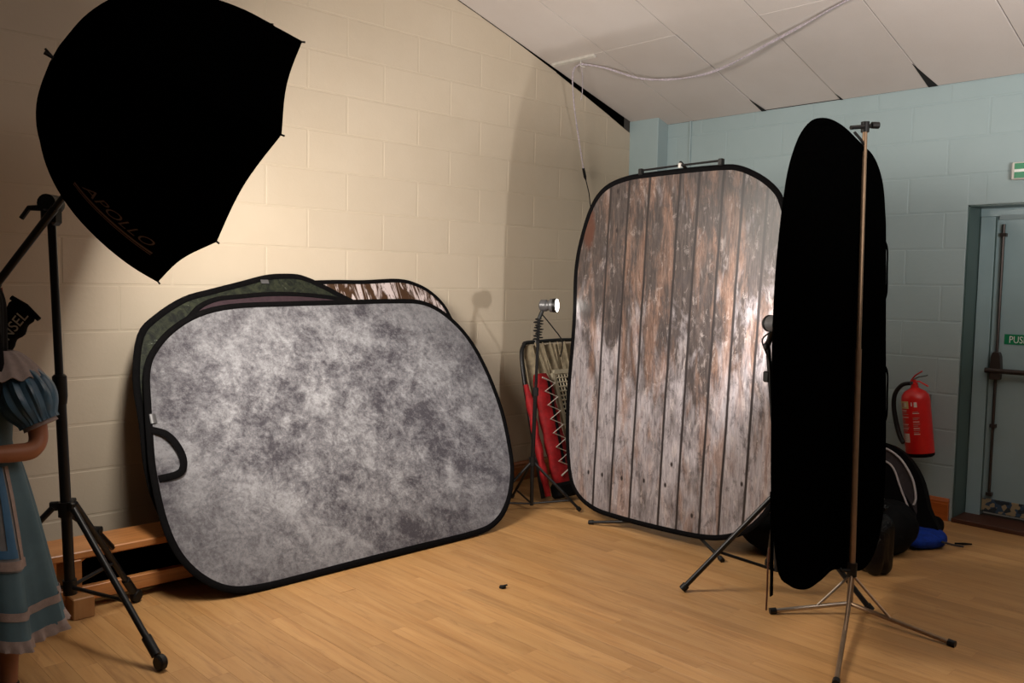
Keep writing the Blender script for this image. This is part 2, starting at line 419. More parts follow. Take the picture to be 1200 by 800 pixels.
def clip(poly, a, b, c):       # keep a*x + b*y <= c
    out = []
    for i, p in enumerate(poly):
        q = poly[(i + 1) % len(poly)]; dp = a * p[0] + b * p[1] - c; dq = a * q[0] + b * q[1] - c
        if dp <= 0: out.append(p)
        if (dp < 0 < dq) or (dq < 0 < dp):
            t = dp / (dp - dq); out.append((p[0] + t * (q[0] - p[0]), p[1] + t * (q[1] - p[1])))
    return out
CACHE = {}
def block(name, poly, m, mat, parent, th=.012, bev=.004, key=None):
    """a painted block: polygon in wall coordinates, proud by th, edges eased"""
    cx = sum(p[0] for p in poly) / len(poly); cy = sum(p[1] for p in poly) / len(poly)
    if key is not None and key in CACHE: me = CACHE[key]
    else:
        me = D.meshes.new(name); n = len(poly); v = []
        for z, k in ((0, 0), (th - bev * .6, 0), (th, bev)):
            for (x, y) in poly:
                dx, dy = x - cx, y - cy
                v.append((dx - math.copysign(min(k, abs(dx)), dx), dy - math.copysign(min(k, abs(dy)), dy), z))
        f = [tuple(range(2 * n, 3 * n))]
        for a in (0, n):
            for j in range(n): f.append((a + j, a + (j + 1) % n, a + n + (j + 1) % n, a + n + j))
        me.from_pydata(v, [], f); me.materials.append(M[mat])
        if key is not None: CACHE[key] = me
    o = D.objects.new(name, me); COL.objects.link(o); o.parent = parent
    o.matrix_local = Matrix.Translation(-ORG[parent]) @ m @ Matrix.Translation((cx, cy, 0)); return o

# left (cream) wall: coordinates (x, z), facing -Y
TH = .012
mw = frame((0, YL + TH, 0), (1, 0, 0), (0, 0, 1))           # third axis = -Y
pts = [(-1.6, -.05), (5.70, -.05)] + [(x, ceil_z(x) - gap(x) - .004) for x in (5.70, 5.5, 5.2, 4.9, 4.6, 4.3, 4.15)] + [(-1.6, ceil_z(-1.6))]
wl = tag(MB().prism(pts, -.12, .0106, mw).build('wall_left', 'mortar_cream'), 'cream painted blockwork wall on the left', None, None, 'structure')
for k in range(-1, 20):
    z0 = .257 + .2255 * (k - 1)
    sh = 0 if k % 2 == 0 else .2625
    for j in range(-4, 12):
        x0 = 2.60 - .2625 + sh + (j - 4) * .525
        poly = [(x0 + .0035, z0 + .0035), (x0 + .5215, z0 + .0035), (x0 + .5215, z0 + .222), (x0 + .0035, z0 + .222)]
        if x0 > 5.5 or x0 < -1.6 or z0 + .22 < 0: continue
        full = True
        for (a, b, c) in ((1, 0, 5.53), (0, -1, 0)):
            if any(a * p[0] + b * p[1] > c for p in poly): poly = clip(poly, a, b, c); full = False
        xm = x0 + .26; zc = ceil_z(xm) - gap(xm) - .006; sl = -(ceil_z(xm) - gap(xm) - ceil_z(xm + .01) + gap(xm + .01)) / .01
        if any(p[1] > zc + sl * (p[0] - xm) for p in poly): poly = clip(poly, -sl, 1, zc - sl * xm); full = False
        if len(poly) < 3: continue
        A = abs(sum(poly[i][0] * poly[(i + 1) % len(poly)][1] - poly[(i + 1) % len(poly)][0] * poly[i][1] for i in range(len(poly)))) / 2
        if A < .003: continue
        block('block', poly, mw, 'cream_block', wl, TH, .004, 'L' if full else None)
# dark roof void above the gap
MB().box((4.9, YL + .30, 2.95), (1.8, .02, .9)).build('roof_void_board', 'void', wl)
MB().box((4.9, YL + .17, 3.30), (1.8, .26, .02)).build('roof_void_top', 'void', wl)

# right (blue) wall with the door opening; coordinates (y, z), facing -X
DY0, DY1, DZ = .88, 1.89, 1.955
mr = frame((XR + TH, 0, 0), (0, -1, 0), (0, 0, 1))          # first axis = -Y, third = -X
def P2(y0, y1, z0, z1): return [(-y1, z0), (-y0, z0), (-y0, z1), (-y1, z1)]
wr = MB()
zt = 2.70
wr.prism(P2(DY1, 4.5, -.05, zt), -.30, .0104, mr); wr.prism(P2(-3.4, DY0, -.05, zt), -.30, .0104, mr); wr.prism(P2(DY0, DY1, DZ, zt), -.30, .0104, mr)
wr = tag(wr.build('wall_right', 'mortar_blue'), 'pale blue painted blockwork wall with the door', None, None, 'structure')
for k in range(-1, 12):
    z0 = .115 + .225 * k; sh = 0 if k % 2 else .225
    for j in range(-8, 8):
        y0 = 2.02 + sh + j * .45
        poly = P2(y0 + .0035, y0 + .4465, z0 + .0035, z0 + .2215)
        if y0 > 4.2 or y0 < -1.2: continue
        full = True
        lim = [(0, -1, 0), (0, 1, zt - .004), (-1, 0, 4.135)]
        if z0 < DZ - .002:
            if y0 + .45 > DY1 and y0 < DY1: lim.append((1, 0, -DY1)) if True else None
            if DY0 < y0 + .45 <= DY1 or (y0 < DY1 and y0 + .45 > DY0 and y0 + .45 <= DY1):
                if y0 >= DY0:
                    if z0 + .225 > DZ: lim.append((0, -1, -DZ))
                    else: continue
                else: lim.append((-1, 0, DY0 * 1.0)) if False else lim.append((-1, 0, DY0))
        for (a, b, c) in lim:
            if any(a * p[0] + b * p[1] > c + 1e-6 for p in poly): poly = clip(poly, a, b, c); full = False
        if len(poly) < 3: continue
        xs = [p[0] for p in poly]; zs = [p[1] for p in poly]
        if max(xs) - min(xs) < .012 or max(zs) - min(zs) < .012: continue
        block('block', poly, mr, 'blue_block', wr, TH, .004, 'R' if full else None)
MB().tube([(XR - .008, 3.917, .14), (XR - .008, 3.917, 2.70)], .008, 8).build('conduit', 'mortar_blue', wr)
# corner pier
tag(MB().box((5.595, 4.275, 1.372), (.15, .284, 2.735)).build('trim_1', 'blue_block', None, bevel=.004), 'pale blue pier in the corner', None, None, 'structure')

# ceiling: sloping, tiles laid one by one
cn = Vector((SL, 0, 1)).normalized()
mc = frame((XR, YL, 2.70), (-1, 0, SL), (0, -1, 0))         # third axis = up
if (mc.to_3x3() @ Vector((0, 0, 1))).z < 0: mc = frame((XR, YL, 2.70), (-1, 0, SL), (0, -1, 0))
upz = 1 if (mc.to_3x3() @ Vector((0, 0, 1))).z > 0 else -1
ce = MB().prism([(-.3, -.02), (7.6, -.02), (7.6, 7.8), (-.3, 7.8)], upz * .0115, upz * .06, mc).build('ceiling', 'ceiling_back')
tag(ce, 'sloping ceiling of square white tiles', None, None, 'structure')
random.seed(4)
ys = [0, .515] + [.515 + .585 * i for i in range(1, 13)]
us = [0, 1.125, 2.27, 3.42, 4.57, 5.72, 6.87]
for a in range(len(us) - 1):
    for b in range(len(ys) - 1):
        u0, u1, v0, v1 = us[a] + .002, us[a + 1] - .002, ys[b] + .002, ys[b + 1] - .002
        du, dv = (u1 - u0) / 2, (v1 - v0) / 2
        mb = MB(); pl = [(-du, -dv), (du, -dv), (du, dv), (-du, dv)]
        i0 = 0
        for z, k in ((.0105 * upz, 0), (.002 * upz, 0), (0, .002)):
            for (x, y) in pl: mb.v.append(Vector((x - math.copysign(k, x), y - math.copysign(k, y), z)))
        mb.f = [(8, 9, 10, 11)] + [(q + j, q + (j + 1) % 4, q + 4 + (j + 1) % 4, q + 4 + j) for q in (0, 4) for j in range(4)]
        lift = random.uniform(-.0008, .0008) + (.004 if (a, b) in ((0, 2), (0, 5)) else 0)
        tilt = (random.uniform(-.0012, .0012), random.uniform(-.0008, .0008))
        if a == 0 and b == 0: tilt = (0, 0); lift = 0
        me_fr = mc @ Matrix.Translation(((u0 + u1) / 2, (v0 + v1) / 2, -.001 * upz + lift * upz)) @ Matrix.Rotation(tilt[0], 4, 'X') @ Matrix.Rotation(tilt[1] * (.3 if a == 0 else 1), 4, 'Y')
        mb.build('ceiling_tile', 'tile', ce, fr=me_fr)
# short white batten on the ceiling by the cream wall, where the cord hangs from
MB().box((4.575, 4.18, ceil_z(4.575) - .010), (.03, .40, .018), Matrix.Rotation(math.atan(SL), 3, 'Y')).build('batten', 'white_paint', ce, bevel=.002)
# dark chipped notches where tiles meet the blue wall
for y in (2.72, 2.145, 3.305):
    s_ = {2.72: .3, 2.145: 1, 3.305: .6}[y]
    mb = MB(); z = lambda x: ceil_z(x) - .0035
    mb.v = [Vector(p) for p in ((XR - .001, y + .012 * s_, z(XR)), (XR - .001, y - .045 * s_, z(XR)), (XR - .30 * s_, y, z(XR - .30 * s_)),
                                (XR - .001, y + .012 * s_, z(XR) + .003), (XR - .001, y - .045 * s_, z(XR) + .003), (XR - .30 * s_, y, z(XR - .30 * s_) + .003))]
    mb.f = [(0, 1, 2), (3, 5, 4), (0, 3, 4, 1), (1, 4, 5, 2), (2, 5, 3, 0)]
    mb.build('chipped_edge', 'void', ce)

# floor: narrow varnished boards running along Y
fl = tag(MB().box((2.1, .7, -.05), (7.3, 7.6, .06)).build('floor', 'threshold'), 'varnished narrow board floor of the hall', None, None, 'structure')
def seen(x, y):
    d = Vector((x, y, -1.43)); z = d.dot(_f)
    if z < .3: return False
    return -60 < 600 + 1008 * d.dot(_r2) / z < 1260 and 400 - 1008 * d.dot(_u2) / z < 860
W = .082; TB = .018
random.seed(11)
rest = MB(); nb = 0; meshes = {}
for i in range(int(7.3 / W)):
    x0 = XR - (i + 1) * W; y = -3.1 + random.uniform(-1.2, 0)
    while y < YL - .02:
        L = random.choice((.7, .9, 1.1, 1.3, 1.5)); y0 = max(y, -3.1); y1 = min(y + L, YL); y += L
        if y1 - y0 < .02: continue
        if any(seen(xx, yy) for xx in (x0, x0 + W) for yy in (y0, (y0 * 3 + y1) / 4, (y0 + y1) / 2, (y0 + y1 * 3) / 4, y1)) and x0 > -.4:
            key = round(y1 - y0, 2)
            if key not in meshes:
                hx, hy = W / 2 - .00025, (y1 - y0) / 2 - .00025; mb = MB()
                for z, k in ((-TB, 0), (-.0002, 0), (0, .0002)):
                    for (px, py) in ((-hx, -hy), (hx, -hy), (hx, hy), (-hx, hy)): mb.v.append(Vector((px - math.copysign(k, px), py - math.copysign(k, py), z)))
                mb.f = [(8, 9, 10, 11)] + [(q + j, q + (j + 1) % 4, q + 4 + (j + 1) % 4, q + 4 + j) for q in (0, 4) for j in range(4)]
                o = mb.build('floorboard', 'floor', fl, at=(x0 + W / 2, (y0 + y1) / 2, 0)); 
                for v in o.data.vertices: v.co += Vector((x0 + W / 2, (y0 + y1) / 2, 0))
                meshes[key] = o.data
            else:
                o = D.objects.new('floorboard', meshes[key]); COL.objects.link(o); o.parent = fl; o.location = (x0 + W / 2, (y0 + y1) / 2, 0)
            nb += 1
        else: rest.box((x0 + W / 2, (y0 + y1) / 2, -TB / 2), (W - .001, y1 - y0 - .001, TB))
rest.build('floorboards_beyond', 'floor', fl)['kind'] = 'stuff'
print('FLOORBOARDS', nb)

# skirting boards
def skirt_prof(): return [(0, 0), (.020, 0), (.020, .100), (.017, .108), (.017, .118), (.009, .132), (.006, .139), (0, .139)]
def skirting(name, a, b, inward, mat):
    a, b, inward = Vector(a), Vector(b), Vector(inward); mb = MB(); pr = skirt_prof(); n = len(pr)
    for p in (a, b):
        for (d, z) in pr: mb.v.append(p + inward * d + Vector((0, 0, z)))
    for j in range(n): mb.f.append((j, (j + 1) % n, n + (j + 1) % n, n + j))
    mb.f += [tuple(range(n)), tuple(range(2 * n - 1, n - 1, -1))]
    return tag(mb.build(name, mat, at=a), 'orange varnished wooden skirting board', None, None, 'structure')
skirting('baseboard_right', (XR, 4.13, 0), (XR, 1.905, 0), (-1, 0, 0), 'skirting')
skirting('baseboard_left', (5.52, YL, 0), (-1.0, YL, 0), (0, -1, 0), 'skirting_x')

# door: reveal, frame, leaf, panic bolt, sign
dr = tag(MB().box((XR + .238, (1.79 + .98) / 2, .985), (.045, 1.79 - .98, 1.87)).build('door_1', 'door_paint', bevel=.002), 'pale blue emergency exit door with a push bar', None, None, 'structure')
rv = MB(); rv.box((XR + .155, DY1 - .004, DZ / 2), (.29, .012, DZ)); rv.box((XR + .155, DY0 + .004, DZ / 2), (.29, .012, DZ)); rv.box((XR + .155, (DY0 + DY1) / 2, DZ - .004), (.29, DY1 - DY0, .012))
tag(rv.build('trim_2', 'dark_reveal'), 'teal painted reveal of the door opening, its shade put into the colour', None, None, 'structure')
fm = MB(); fm.box((XR + .235, 1.835, .947), (.07, .085, 1.894)); fm.box((XR + .235, .93, .947), (.07, .085, 1.894)); fm.box((XR + .235, 1.385, 1.925), (.07, .99, .06))
tag(fm.build('trim_3', 'door_paint', bevel=.003), 'pale blue door frame', None, None, 'structure')
tag(MB().box((XR + .13, 1.385, .012), (.30, 1.0, .028)).build('trim_4', 'threshold', bevel=.003), 'dark brown door threshold', None, None, 'structure')
fx = XR + .2155   # front face of the leaf
MB().box((fx - .006, 1.385, .095), (.014, .80, .085)).build('draught_strip', 'draught', dr, bevel=.004)
MB().box((fx - .004, 1.792, .98), (.012, .012, 1.86)).build('door_seal', 'dark_reveal', dr)
MB().box((fx - .010, 1.38, 1.888), (.018, .78, .030)).build('door_head_strip', 'mortar_blue', dr)
yb = 1.742
pb = MB().tube([(fx - .045, yb + .055, .945), (fx - .045, 1.03, .945)], .016, 12).build('push_bar', 'bronze', dr, smooth=True)
bx = MB(); bx.prism([(-.028, -.085), (.028, -.085), (.032, -.02), (.026, .06), (.016, .085), (-.016, .085), (-.026, .06), (-.032, -.02)], 0, .05, frame((fx, yb, .975), (0, -1, 0), (0, 0, 1)))
bx.build('bolt_box', 'bronze', pb, bevel=.003)
rod = MB(); rod.tube([(fx - .022, yb, 1.05), (fx - .022, yb, 1.845)], .009, 8); rod.tube([(fx - .022, yb, .90), (fx - .022, yb, .17)], .009, 8)
rd = rod.build('bolt_rod', 'bronze', dr, smooth=True)
for z in (1.78, .17, .60): MB().box((fx - .016, yb, z), (.034, .034, .022)).build('rod_guide', 'bronze', rd, bevel=.002)
sg = MB().box((fx - .002, 1.49, 1.142), (.003, .44, .062)).build('push_sign', 'green_sign', dr)
text_mesh('sign_lettering', 'PUSH BAR TO OPEN', .060, 'sign_white', sg, frame((fx - .0045, 1.685, 1.121), (0, -1, 0), (0, 0, 1)), .0006, sx=.78)

# ------------------------------------------------------------------ emergency exit sign above door (its left end is in view)
ex = thing('exit_sign', (XR - .03, 1.50, 2.085), 'green and white exit sign box above the door, cut by the right edge', 'sign')
MB().box((XR - .022, 1.49, 2.135), (.044, .32, .10)).build('sign_housing', 'white_paint', ex, bevel=.006)
MB().box((XR - .046, 1.49, 2.135), (.004, .285, .085)).build('sign_panel', 'green_sign', ex)
MB().box((XR - .049, 1.59, 2.135), (.003, .085, .016)).build('arrow_mark', 'sign_white', ex)

# ------------------------------------------------------------------ cord hung along the ceiling
rp = thing('hanging_cord', (4.58, 4.14, 2.98), 'pale twisted cord looped along the ceiling, its black plug hanging by the cream wall', 'cord')
def twist(pts, name, parent, R=.0085):
    P = catmull([Vector(p) for p in pts], 10, False); mb = MB()
    for ph in (0, pi):
        q = []; s_ = 0
        for i, p in enumerate(P):
            if i: s_ += (P[i] - P[i - 1]).length
            d = (P[min(i + 1, len(P) - 1)] - P[max(i - 1, 0)]).normalized(); x, y = perp(d)
            q.append(p + (x * math.cos(s_ * 120 + ph) + y * math.sin(s_ * 120 + ph)) * R * .45)
        mb.tube(q, R * .55, 6)
    return mb.build(name, M['ropecord'], parent, smooth=True)
M['ropecord'] = simple('lilac_grey_cord', (.46, .41, .46), .6, 0, .3, .35, 90)
def cz(x, d): return ceil_z(x) - d
twist([(4.40, 1.75, cz(4.4, .02)), (4.618, 2.277, cz(4.618, .02)), (4.777, 2.75, cz(4.777, .045)), (4.90, 3.28, cz(4.9, .09)), (4.872, 3.745, cz(4.872, .07)), (4.70, 4.0, cz(4.70, .03)), (4.60, 4.13, cz(4.6, .03))], 'ceiling_run', rp)
twist([(4.60, 4.13, cz(4.6, .03)), (4.62, 4.22, 2.94), (4.70, 4.28, 2.75), (4.82, 4.33, 2.50), (4.90, 4.35, 2.30)], 'hanging_end', rp, .007)
MB().tube([(4.90, 4.35, 2.30), (4.93, 4.357, 2.24), (4.945, 4.36, 2.215)], [.010, .012, .004], 8).build('plug', 'black_plastic', rp, smooth=True)
MB().tube([(4.945, 4.36, 2.215), (4.99, 4.365, 2.12), (5.02, 4.37, 2.0)], .004, 6).build('plug_tail', 'black_plastic', rp, smooth=True)
MB().tube([(4.60, 4.13, cz(4.6, .0)), (4.60, 4.13, cz(4.6, .045)), (4.62, 4.11, cz(4.6, .05))], .004, 6).build('hook', 'white_paint', rp, smooth=True)
MB().tube([(4.64, 4.16, cz(4.64, .02)), (4.70, 4.20, cz(4.70, .06)), (4.78, 4.27, 2.83), (4.80, 4.30, 2.78)], .003, 6).build('thin_lead', 'ropecord', rp, smooth=True)

# ------------------------------------------------------------------ collapsible backdrops
GREY = [(1.482, 0.64), (1.501, 0.81), (1.523, 0.964), (1.549, 1.119), (1.597, 1.223), (1.707, 1.338), (1.865, 1.43), (2.068, 1.478), (2.383, 1.492), (2.758, 1.5), (3.144, 1.505), (3.349, 1.49), (3.496, 1.404), (3.616, 1.24), (3.676, 1.017), (3.691, 0.735), (3.65, 0.468), (3.596, 0.304), (3.489, 0.148), (3.355, 0.052), (3.181, 0.018), (2.763, 0.015), (2.341, 0.012), (2.042, 0.010), (1.86, 0.013), (1.736, 0.03), (1.645, 0.075), (1.563, 0.16), (1.508, 0.272), (1.482, 0.43)]
GREEN = [(1.496, 0.843), (1.508, 1.071), (1.57, 1.298), (1.669, 1.401), (1.829, 1.5), (1.986, 1.548), (2.15, 1.592), (2.324, 1.638), (2.444, 1.649), (2.549, 1.642), (2.661, 1.592), (2.756, 1.537), (2.92, 1.436), (3.105, 1.245), (3.206, 0.986), (3.163, 0.66), (3.029, 0.364), (2.788, 0.10), (2.438, 0.03), (2.055, 0.03), (1.723, 0.08), (1.569, 0.22), (1.494, 0.456), (1.48, 0.639)]
PLUM = [(1.633, 1.094), (1.715, 1.295), (1.832, 1.41), (1.903, 1.472), (2.001, 1.512), (2.128, 1.528), (2.292, 1.543), (2.461, 1.544), (2.634, 1.53), (2.775, 1.504), (2.966, 1.422), (3.147, 1.218), (3.174, 0.936), (3.071, 0.569), (2.862, 0.18), (2.539, 0.035), (2.132, 0.03), (1.789, 0.09), (1.614, 0.241), (1.539, 0.433), (1.558, 0.756)]
BIRCH = [(2.176, 1.241), (2.328, 1.493), (2.494, 1.585), (2.717, 1.608), (2.968, 1.612), (3.239, 1.625), (3.382, 1.591), (3.475, 1.531), (3.537, 1.451), (3.564, 1.359), (3.612, 1.128), (3.626, 0.832), (3.575, 0.495), (3.472, 0.209), (3.285, 0.04), (2.894, 0.015), (2.509, 0.02), (2.183, 0.10), (2.044, 0.329), (2.019, 0.596), (2.078, 0.957)]
WOOD = [(-3.564, 0.462), (-3.566, 0.76), (-3.541, 1.092), (-3.532, 1.258), (-3.527, 1.518), (-3.487, 1.708), (-3.409, 1.899), (-3.307, 2.003), (-3.149, 2.05), (-2.963, 2.06), (-2.752, 2.064), (-2.549, 2.063), (-2.422, 2.052), (-2.299, 1.999), (-2.206, 1.929), (-2.162, 1.86), (-2.13, 1.746), (-2.101, 1.504), (-2.095, 1.169), (-2.094, 0.83), (-2.105, 0.55), (-2.157, 0.337), (-2.224, 0.231), (-2.314, 0.152), (-2.439, 0.096), (-2.604, 0.068), (-2.89, 0.057), (-3.163, 0.058), (-3.329, 0.072), (-3.458, 0.128), (-3.529, 0.232)]
BLK = [(-0.013, 0.908), (-0.034, 1.231), (-0.028, 1.485), (-0.001, 1.676), (0.035, 1.835), (0.078, 1.932), (0.141, 2.014), (0.227, 2.073), (0.32, 2.102), (0.439, 2.113), (0.567, 2.105), (0.679, 2.085), (0.802, 2.059), (0.931, 2.033), (1.025, 1.979), (1.087, 1.907), (1.126, 1.804), (1.156, 1.682), (1.228, 1.182), (1.289, 0.759), (1.313, 0.415), (1.276, 0.229), (1.167, 0.125), (1.029, 0.108), (0.823, 0.164), (0.665, 0.196), (0.55, 0.185), (0.411, 0.181), (0.303, 0.204), (0.211, 0.244), (0.112, 0.31), (0.05, 0.47), (0.011, 0.644)]

def backdrop(name, outline, fr, u0, printm, rimm, label, rim_r=.016, back='black_fabric', inset=.012):
    """a sprung fabric panel: printed cloth, black back cloth, bound rim"""
    base = Vector(fr.translation); t = thing(name, base, label, 'backdrop')
    P = [Vector((p.x - u0, p.y, 0)) for p in catmull([Vector((a, b, 0)) for a, b in outline], 4)]
    c = sum(P, Vector()) / len(P)
    Q = [p + (c - p).normalized() * inset for p in P]
    n = len(Q)
    def cloth(nm, z, mat):
        mb = MB()
        for rg in range(1, 9):
            k = rg / 8
            for q in Q: mb.v.append(c + (q - c) * k + Vector((0, 0, z + .004 * (1 - k * k) * (1 if z > 0 else -1))))
        ci = len(mb.v); mb.v.append(c + Vector((0, 0, z * 2)))
        for j in range(n):
            mb.f.append((j, (j + 1) % n, ci))
            for rg in range(7): mb.f.append((rg * n + j, (rg + 1) * n + j, (rg + 1) * n + (j + 1) % n, rg * n + (j + 1) % n))
        return mb.build(nm, mat, t, smooth=True, fr=fr)
    cloth('printed_cloth', .0025, printm); cloth('back_cloth', -.0025, back)
    mb = MB(); mb.tube(Q, 1, 10, True, flat=((0, 0, 1), rim_r * .45, rim_r)); mb.build('rim', rimm, t, smooth=True, fr=fr)
    return t, Q, c
def lean(y0, k, u0): return frame((u0, y0, 0), (1, 0, 0), (0, k, 1))     # third axis: X x lean -> (0,-1,k) faces the camera
gfr = lean(3.55, .56, 2.6)
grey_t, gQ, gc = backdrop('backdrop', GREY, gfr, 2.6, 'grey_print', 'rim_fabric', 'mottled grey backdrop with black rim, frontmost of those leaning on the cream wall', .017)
backdrop('backdrop', PLUM, lean(3.585, .548, 2.4), 2.4, 'plum_print', 'rim_fabric', 'dark plum backdrop, a sliver showing just above the mottled grey one', .015)
backdrop('backdrop', GREEN, lean(3.612, .536, 2.4), 2.4, 'green_print', 'rim_fabric', 'dark green woodland backdrop rising highest behind the mottled grey one', .018)
backdrop('backdrop', BIRCH, lean(3.640, .523, 2.9), 2.9, 'birch_print', 'rim_fabric', 'bark and stone patterned backdrop showing at the top right behind the mottled grey one', .015)
# handle strap and silver tag on the grey backdrop (frame coordinates)
hp = [(1.519 - 2.6, .834, .006), (1.545 - 2.6, .822, .012), (1.581 - 2.6, .800, .018), (1.612 - 2.6, .755, .020), (1.632 - 2.6, .69, .020), (1.626 - 2.6, .635, .018), (1.595 - 2.6, .605, .014), (1.51 - 2.6, .597, .006)]
hm = MB(); hm.tube(catmull([Vector(p) for p in hp], 5, False), 1, 8, flat=((0, 0, 1), .003, .017)); hm.build('handle_strap', 'rim_fabric', grey_t, smooth=True, fr=gfr)
tg = MB(); tg.grid(lambda a, b: (1.522 - 2.6 + a * .036, .862 + b * .046, .004 + .007 * math.sin(a * pi)), 6, 1); tg.build('silver_tag', 'silver', grey_t, smooth=True, fr=gfr, solid=.001)
gb = D.objects['backdrop.002']
tg = MB(); tg.box((2.305 - 2.4, 1.598, .008), (.045, .024, .004)); tg.build('silver_tag', 'silver', gb, fr=lean(3.612, .536, 2.4))

wfr = frame((3.92, 2.83, 0), (0, -1, 0), (0, 0, 1))
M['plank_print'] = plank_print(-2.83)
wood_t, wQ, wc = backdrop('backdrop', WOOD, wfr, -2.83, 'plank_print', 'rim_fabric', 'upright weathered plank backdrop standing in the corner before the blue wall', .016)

bfr = frame((2.95, 1.63, 0), (1.25, .11, 0), (0, 0, 1))
blk_t, bQ, bc = backdrop('backdrop', BLK, bfr, 0, 'black_fabric', 'black_fabric', 'tall plain black backdrop seen nearly edge-on, held by the thin metal stand', .016)
for (a, b, w_) in (((.005, .66, 0), (.04, .245, .0), .014),):
    mb = MB(); mb.tube([Vector(a), (Vector(a) + Vector(b)) / 2 + Vector((.004, 0, 0)), Vector(b)], 1, 6, flat=((0, 0, 1), .003, w_)); mb.build('strap', 'black_fabric', blk_t, fr=bfr)
mb = MB(); mb.tube(catmull([Vector(p) for p in ((-.02, .45, .01), (-.03, .36, .012), (-.024, .30, .01), (-.03, .21, .012))], 4, False), .0035, 6); mb.build('elastic_cord', 'threshold', blk_t, fr=bfr)
for (za, zb, u) in ((1.66, 1.40, 1.165), (1.06, .80, 1.255)):
    mb = MB(); mb.tube(catmull([Vector(p) for p in ((u - .01, za, 0), (u + .035, za - .04, .0), (u + .045, (za + zb) / 2, 0), (u + .055, zb + .02, 0), (u + .02, zb - .02, 0))], 5, False), 1, 6, flat=((0, 0, 1), .003, .010))
    mb.build('handle_strap', 'black_fabric', blk_t, fr=bfr, smooth=True)

# stand holding the plank backdrop
ws = thing('backdrop_stand', (4.02, 2.80, 0), 'low black stand whose top bar and feet show around the plank backdrop', 'stand')
MB().tube([(4.02, 2.78, .08), (4.02, 2.78, 2.06)], .014, 10).build('pole', 'black_metal', ws, smooth=True)
tb = MB().tube([(3.915, 3.035, 2.076), (3.915, 2.80, 2.082), (3.915, 2.525, 2.086)], .006, 8).build('top_bar', 'black_metal', ws, smooth=True)
for y in (3.04, 2.52): MB().box((3.915, y, 2.068 if y > 3 else 2.078), (.028, .026, .036)).build('bar_clip', 'black_plastic', tb, bevel=.004)
MB().box((3.912, 2.775, 2.082), (.020, .016, .026)).build('white_clip', 'white_paint', tb, bevel=.003)
MB().tube([(3.92, 2.78, 2.10), (4.02, 2.78, 2.05)], .009, 8).build('neck', 'black_metal', ws, smooth=True)
def cyl_leg(name, a, b, r, parent, mat='black_metal', foot=None, fm='black_plastic'):
    o = MB().tube([a, b], r, 10).build(name, mat, parent, smooth=True)
    if foot:
        d = (Vector(b) - Vector(a)).normalized(); MB().tube([Vector(b) - d * foot * .8, Vector(b) + d * foot * .15], r * 1.5, 10).build('rubber_foot', fm, o, smooth=True)
    return o
cyl_leg('leg', (4.04, 2.80, .10), (3.86, 3.31, .012), .009, ws, foot=.03)
cyl_leg('leg', (4.04, 2.76, .10), (3.85, 2.39, .012), .009, ws, foot=.03)
cyl_leg('leg', (4.05, 2.78, .10), (4.45, 2.85, .012), .009, ws, foot=.03)
MB().tube([(4.02, 2.78, .07), (4.02, 2.78, .16)], .024, 10).build('collar', 'black_plastic', ws, smooth=True)

# ------------------------------------------------------------------ thin metal stand of the black backdrop
cs = thing('backdrop_stand', (3.70, 1.645, 0), 'thin dull metal tripod stand in front of the black backdrop', 'stand')
top = Vector((3.768, 1.700, 2.135)); hub = Vector((3.655, 1.618, .205)); low = Vector((3.66, 1.625, .04))
pole = MB().tube([hub, cr(hub, top)], .0135, 12).build('lower_pole', 'pole_brass', cs, smooth=True)
MB().tube([cr(hub, top), top], .0105, 12).build('upper_pole', 'pole_brass', cs, smooth=True)
MB().tube([low, hub + Vector((0, 0, .02))], .0135, 12).build('foot_tube', 'chrome', cs, smooth=True)
cl = MB().tube([hub - Vector((0, 0, .03)), hub + Vector((0, 0, .03))], .021, 12).build('collar', 'black_plastic', cs, smooth=True)
MB().tube([hub + Vector((-.02, .0, 0)), hub + Vector((-.045, .02, .0))], .008, 8).build('knob', 'black_plastic', cl, smooth=True)
hd = MB().tube([top - Vector((0, 0, .015)), top + Vector((0, 0, .03))], .018, 12).build('clamp_head', 'black_plastic', cs, smooth=True)
MB().tube([top + Vector((.03, -.022, .014)), top + Vector((-.075, .03, -.002))], .009, 8).build('clamp_arm', 'black_plastic', hd, smooth=True)
MB().tube([top + Vector((.02, -.02, .016)), top + Vector((.045, -.04, .016))], .015, 10).build('clamp_knob', 'black_plastic', hd, smooth=True)
MB().tube(catmull([top + Vector((-.06, .02, -.02)), top + Vector((-.03, .0, -.055)), top + Vector((.0, 0, -.075)), top + Vector((.004, 0, -.04))], 4, False), .006, 6).build('clamp_spring', 'black_plastic', hd, smooth=True)
for (foot, m_, f_) in (((3.401, 1.859, .012), 'chrome', .03), ((3.644, 1.182, .012), 'pole_brass', .03), ((2.95, 1.345, .012), 'pole_brass', .03)):
    foot = Vector(foot); ft = (foot - low); mid = low + ft * (.40 if foot.x > 3.2 else .12)
    foot.z = .012
    lg = cyl_leg('leg', low + Vector((0, 0, .01)), foot, .0095, cs, m_, f_)
    mid = low + (foot - low) * .42
    MB().tube([hub - Vector((0, 0, .02)), mid + Vector((0, 0, .006))], .0065, 8).build('brace', m_, cs, smooth=True)

